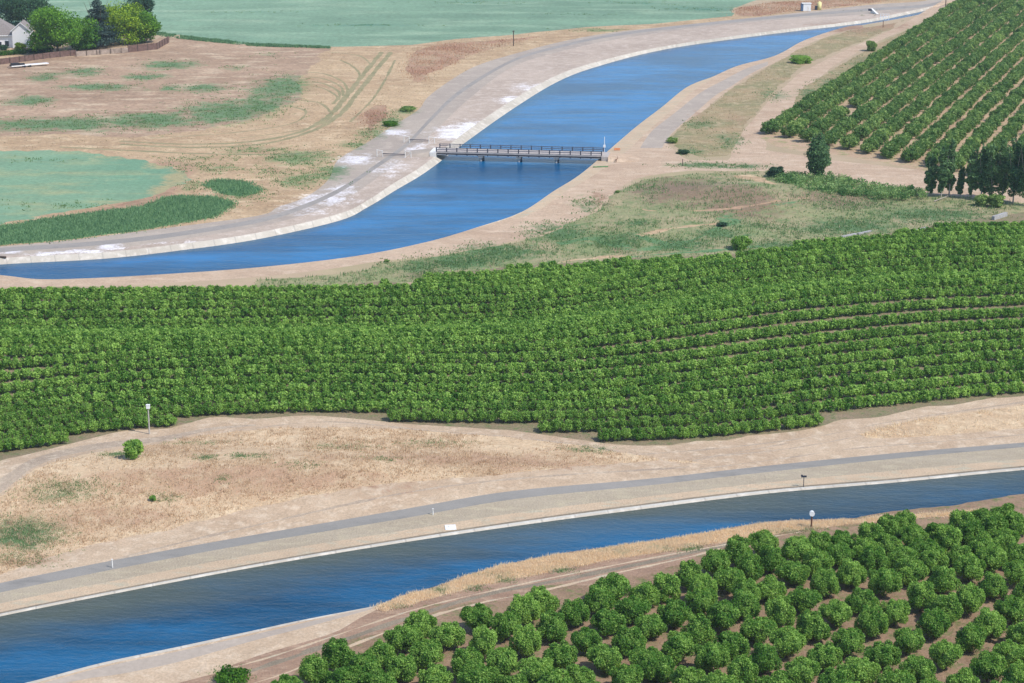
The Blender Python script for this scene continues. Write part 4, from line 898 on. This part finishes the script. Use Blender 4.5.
# ------------------------------------------------------------------ house, fence, hedge, trailer at top left
hx, hy, _ = GH(13, 48); house = thing('house', (hx, hy, 0), 'white two storey house with grey hipped roof at top left', 'house', rz=R(4))
GW, GD, EH, RH = 7.4, 9.0, 7.2, 10.4
def gable_block(w, d, e, r, x0, y0, parent):
    wl = MB(); wl.poly([(x0,y0,0),(x0+w,y0,0),(x0+w,y0,e),(x0+w/2,y0,r),(x0,y0,e)]); wl.poly([(x0,y0+d,0),(x0+w,y0+d,0),(x0+w,y0+d,e),(x0+w/2,y0+d,r),(x0,y0+d,e)], True)
    wl.poly([(x0+w,y0,0),(x0+w,y0+d,0),(x0+w,y0+d,e),(x0+w,y0,e)]); wl.poly([(x0,y0,0),(x0,y0+d,0),(x0,y0+d,e),(x0,y0,e)], True); wl.build('wall', M['cream'], parent)
    k = (r-e)/(w/2); o_ = .5; th = .22; rf = MB()
    for sgn in (-1, 1):
        ex = x0+w/2+sgn*(w/2+o_); ez = e-k*o_; rx = x0+w/2; rz_ = r
        for dz in (.05, .05+th): pass
        A = [(rx,y0-o_,rz_+.05),(ex,y0-o_,ez+.05),(ex,y0+d+o_,ez+.05),(rx,y0+d+o_,rz_+.05)]; B = [(a,b,c+th) for a,b,c in A]
        rf.poly(A, sgn > 0); rf.poly(B, sgn < 0)
        for i in range(4): j = (i+1)%4; rf.poly([A[i],A[j],B[j],B[i]], sgn < 0)
    ro = rf.build('roof', M['roof'], parent); fb = MB()
    for sgn in (-1, 1):
        ex = x0+w/2+sgn*(w/2+o_); ez = e-k*o_; fb.poly([(x0+w/2,y0-o_-.03,r+.3),(ex,y0-o_-.03,ez+.3),(ex,y0-o_-.03,ez-.1),(x0+w/2,y0-o_-.03,r-.1)], sgn < 0)
    fb.build('bargeboard', M['white'], ro)
gable_block(GW, GD, EH, RH, 0, 0, house)
# main block with hipped roof to the left
mb = MB(); mw, md, me_ = 22, 13, 5.2; x0 = .2-mw; y0 = 1.5
mb.box((x0+mw/2, y0+md/2, me_/2), (mw-.01, md, me_)); mb.build('wall', M['cream'], house)
rp = MB(); o_ = .8; a = (x0-o_, y0-o_, me_); b = (x0+mw+o_+1.2, y0-o_, me_); c = (x0+mw+o_+1.2, y0+md+o_, me_); d_ = (x0-o_, y0+md+o_, me_)
r0 = (x0+7, y0+md/2, 12.6); r1_ = (x0+mw-8.0, y0+md/2, 12.6)
rp.poly([a,b,r1_,r0]); rp.poly([b,c,r1_]); rp.poly([c,d_,r0,r1_]); rp.poly([d_,a,r0]); rp.poly([(p[0],p[1],p[2]-.25) for p in (a,b,c,d_)], True)
for p, q in ((a,b),(b,c),(c,d_),(d_,a)): rp.poly([(p[0],p[1],p[2]-.25),(q[0],q[1],q[2]-.25),q,p])
rr = rp.build('roof', M['roof'], house); MB().box((x0+mw-6, y0-o_-.04, me_-.14), (13.9,.06,.34)).build('gutter', M['white'], rr)
MB().box((x0+12, y0+md/2+2, 12.4), (1.2,1.0,3.0)).build('chimney', M['palewood'], rr)
for xx, zz, w_, h_, yy in ((GW/2, 5.0, 1.3, 1.5, -.05), (-2.6, 1.6, 1.6, 2.4, 1.45), (-5.6, 1.7, 1.6, 1.5, 1.45), (-8.6, 1.7, 1.6, 1.5, 1.45)):
    if xx > 0: continue
    w = MB().box((xx, yy, zz), (w_+.3, .08, h_+.3)).build('window', M['white'], house); MB().box((xx, yy-.05, zz), (w_, .06, h_)).build('pane', M['glass'], w)
# fence
fpts = [(-40,68.5),(0,64.5),(25,61.5),(50,58),(76,55.5)]; f2 = [(76,56.5),(100,54.5),(128,52.5)]; f3 = [(128,52.3),(157,49.5)]
def fence(pts, mat, label, hgt, ret=None):
    q = [G(*p) for p in pts]
    if ret: q.append(ret)
    o = thing('wooden_fence', (q[0][0], q[0][1], 0), label, 'fence', 'board fence round the house garden'); ox, oy = q[0]
    m = MB(); ps = []
    for a, b in zip(q[:-1], q[1:]):
        l = math.hypot(b[0]-a[0], b[1]-a[1]); n = max(1, int(l/.42)); an = math.atan2(b[1]-a[1], b[0]-a[0])
        for k in range(n):
            t = (k+.5)/n; m.box((a[0]+(b[0]-a[0])*t-ox, a[1]+(b[1]-a[1])*t-oy, hgt/2+random.uniform(-.04,.05)), (l/n-.03, .06, hgt), an)
        for k in range(int(l/4.5)+1): ps.append((a[0]+(b[0]-a[0])*min(1,k*4.5/l)-ox, a[1]+(b[1]-a[1])*min(1,k*4.5/l)-oy, an))
    m.build('board_panel', M[mat], o)
    for x, y, an in ps: MB().box((x+math.sin(an)*.13, y-math.cos(an)*.13, hgt/2+.05), (.18,.16,hgt+.2), an).build('post', M['polewood'], o)
fence(fpts, 'wood', 'dark brown board fence in front of the house and big tree', 2.3)
fence(f2, 'palewood', 'paler broken boards of fence below conifer and yellow-green tree', 2.0)
e = G(157,49.5); fence(f3, 'wood', 'brown fence corner at the right end of the garden trees', 2.7, (e[0]+1.5, e[1]+22))
hgp = [(-20,58),(0,56),(28,54)]
q = [G(*p) for p in hgp]; r = np.random.default_rng(3)
def hedge(a, b, h, w, mat, label):
    a = np.array(G(*a)); b = np.array(G(*b)); l = np.linalg.norm(b-a); o = thing('clipped_hedge', (a[0], a[1], 0), label, 'hedge', rz=math.atan2(b[1]-a[1], b[0]-a[0]))
    lob = [(x, 0, h*.5, 1.3, w/2, h*.52) for x in np.arange(.8, l, 1.3)]; V, t = crown_quads(r, int(l*260), lob, .2); me = quads_mesh('foliage', V, t, M[mat])
    c = bpy.data.objects.new('foliage', me); COL.objects.link(c); c.parent = o
hedge((-20,57.5), (27,53.5), 2.0, 2.6, 'leaf_bright', 'bright green clipped hedge between the fence and the house')
hedge((28,54), (52,52), 2.2, 2.4, 'leaf_dark', 'hedge under the big round tree, leaves coloured dark for its shadow')  # dark leaf material paints in the shadow over this hedge
a = np.array(G(11,68.3)); b = np.array(G(48,65.2)); l = float(np.linalg.norm(b-a)); o = thing('flatbed_trailer', (a[0], a[1], 0), 'long white flatbed trailer with dark load beside the fence', 'trailer', rz=math.atan2(b[1]-a[1], b[0]-a[0]))
MB().box((l/2,0,.85), (l,2.2,.28)).build('bed', M['white'], o); m = MB(); m.box((1.8,.1,1.45), (3.2,1.6,.9)); m.box((4.6,.1,1.3), (1.8,1.4,.6)); m.box((.2,0,1.2), (1.2,1.2,.5)); m.build('load', M['blackp'], o)
for k in (.35,.5):
    for yy in (-1.0,1.0):
        MB().bar((l*k,yy-.12,.42), (l*k,yy+.12,.42), .42, n=16).build('wheel', M['blackp'], o)
MB().bar((0,0,.8), (-1.6,0,.6), .08).build('drawbar', M['darkmetal'], o)

# ------------------------------------------------------------------ light
SUN_EL = R(51); SUN_AZ = (math.cos(R(-32)), math.sin(R(-32)))
w = bpy.data.worlds.new('World'); sc.world = w; w.use_nodes = True; nt = w.node_tree
bg = nt.nodes['Background']; sky = nt.nodes.new('ShaderNodeTexSky'); sky.sky_type = 'NISHITA'; sky.sun_disc = False
sky.sun_elevation = SUN_EL; sky.sun_rotation = math.atan2(SUN_AZ[0], SUN_AZ[1]); sky.air_density = 1.0; sky.dust_density = .6; sky.ozone_density = 2.0
nt.links.new(sky.outputs[0], bg.inputs[0]); bg.inputs[1].default_value = .15
sun = bpy.data.lights.new('sun', 'SUN'); sun.energy = 3.5; sun.angle = R(.53); sun.color = (1, .955, .89)
so = bpy.data.objects.new('sun', sun); COL.objects.link(so); dirv = Vector((-SUN_AZ[0]*math.cos(SUN_EL), -SUN_AZ[1]*math.cos(SUN_EL), -math.sin(SUN_EL)))
so.rotation_euler = dirv.to_track_quat('-Z', 'Y').to_euler(); so.location = (0,0,300)

# the slightly blue air between the camera and the far fields
hm = bpy.data.materials.new('haze_air'); hm.use_nodes = True; ht = hm.node_tree; ht.nodes.clear()
ho = ht.nodes.new('ShaderNodeOutputMaterial'); hv = ht.nodes.new('ShaderNodeVolumePrincipled'); hv.inputs['Color'].default_value = (.72,.86,1,1)
hv.inputs['Density'].default_value = HAZE; hv.inputs['Anisotropy'].default_value = 0; ht.links.new(hv.outputs[0], ho.inputs['Volume'])
hz = MB().box((0, 5000, 57), (12400, 14400, 126)).build('haze', hm); hz['kind'] = 'stuff'; hz['label'] = 'thin blue summer haze over the farmland'
sc.view_settings.view_transform = 'Standard'; sc.view_settings.look = 'None'; sc.view_settings.gamma = 1; sc.view_settings.exposure = .38
sc.view_settings.use_curve_mapping = False
sc.cycles.max_bounces = 6; sc.cycles.volume_bounces = 0; sc.cycles.use_denoising = True
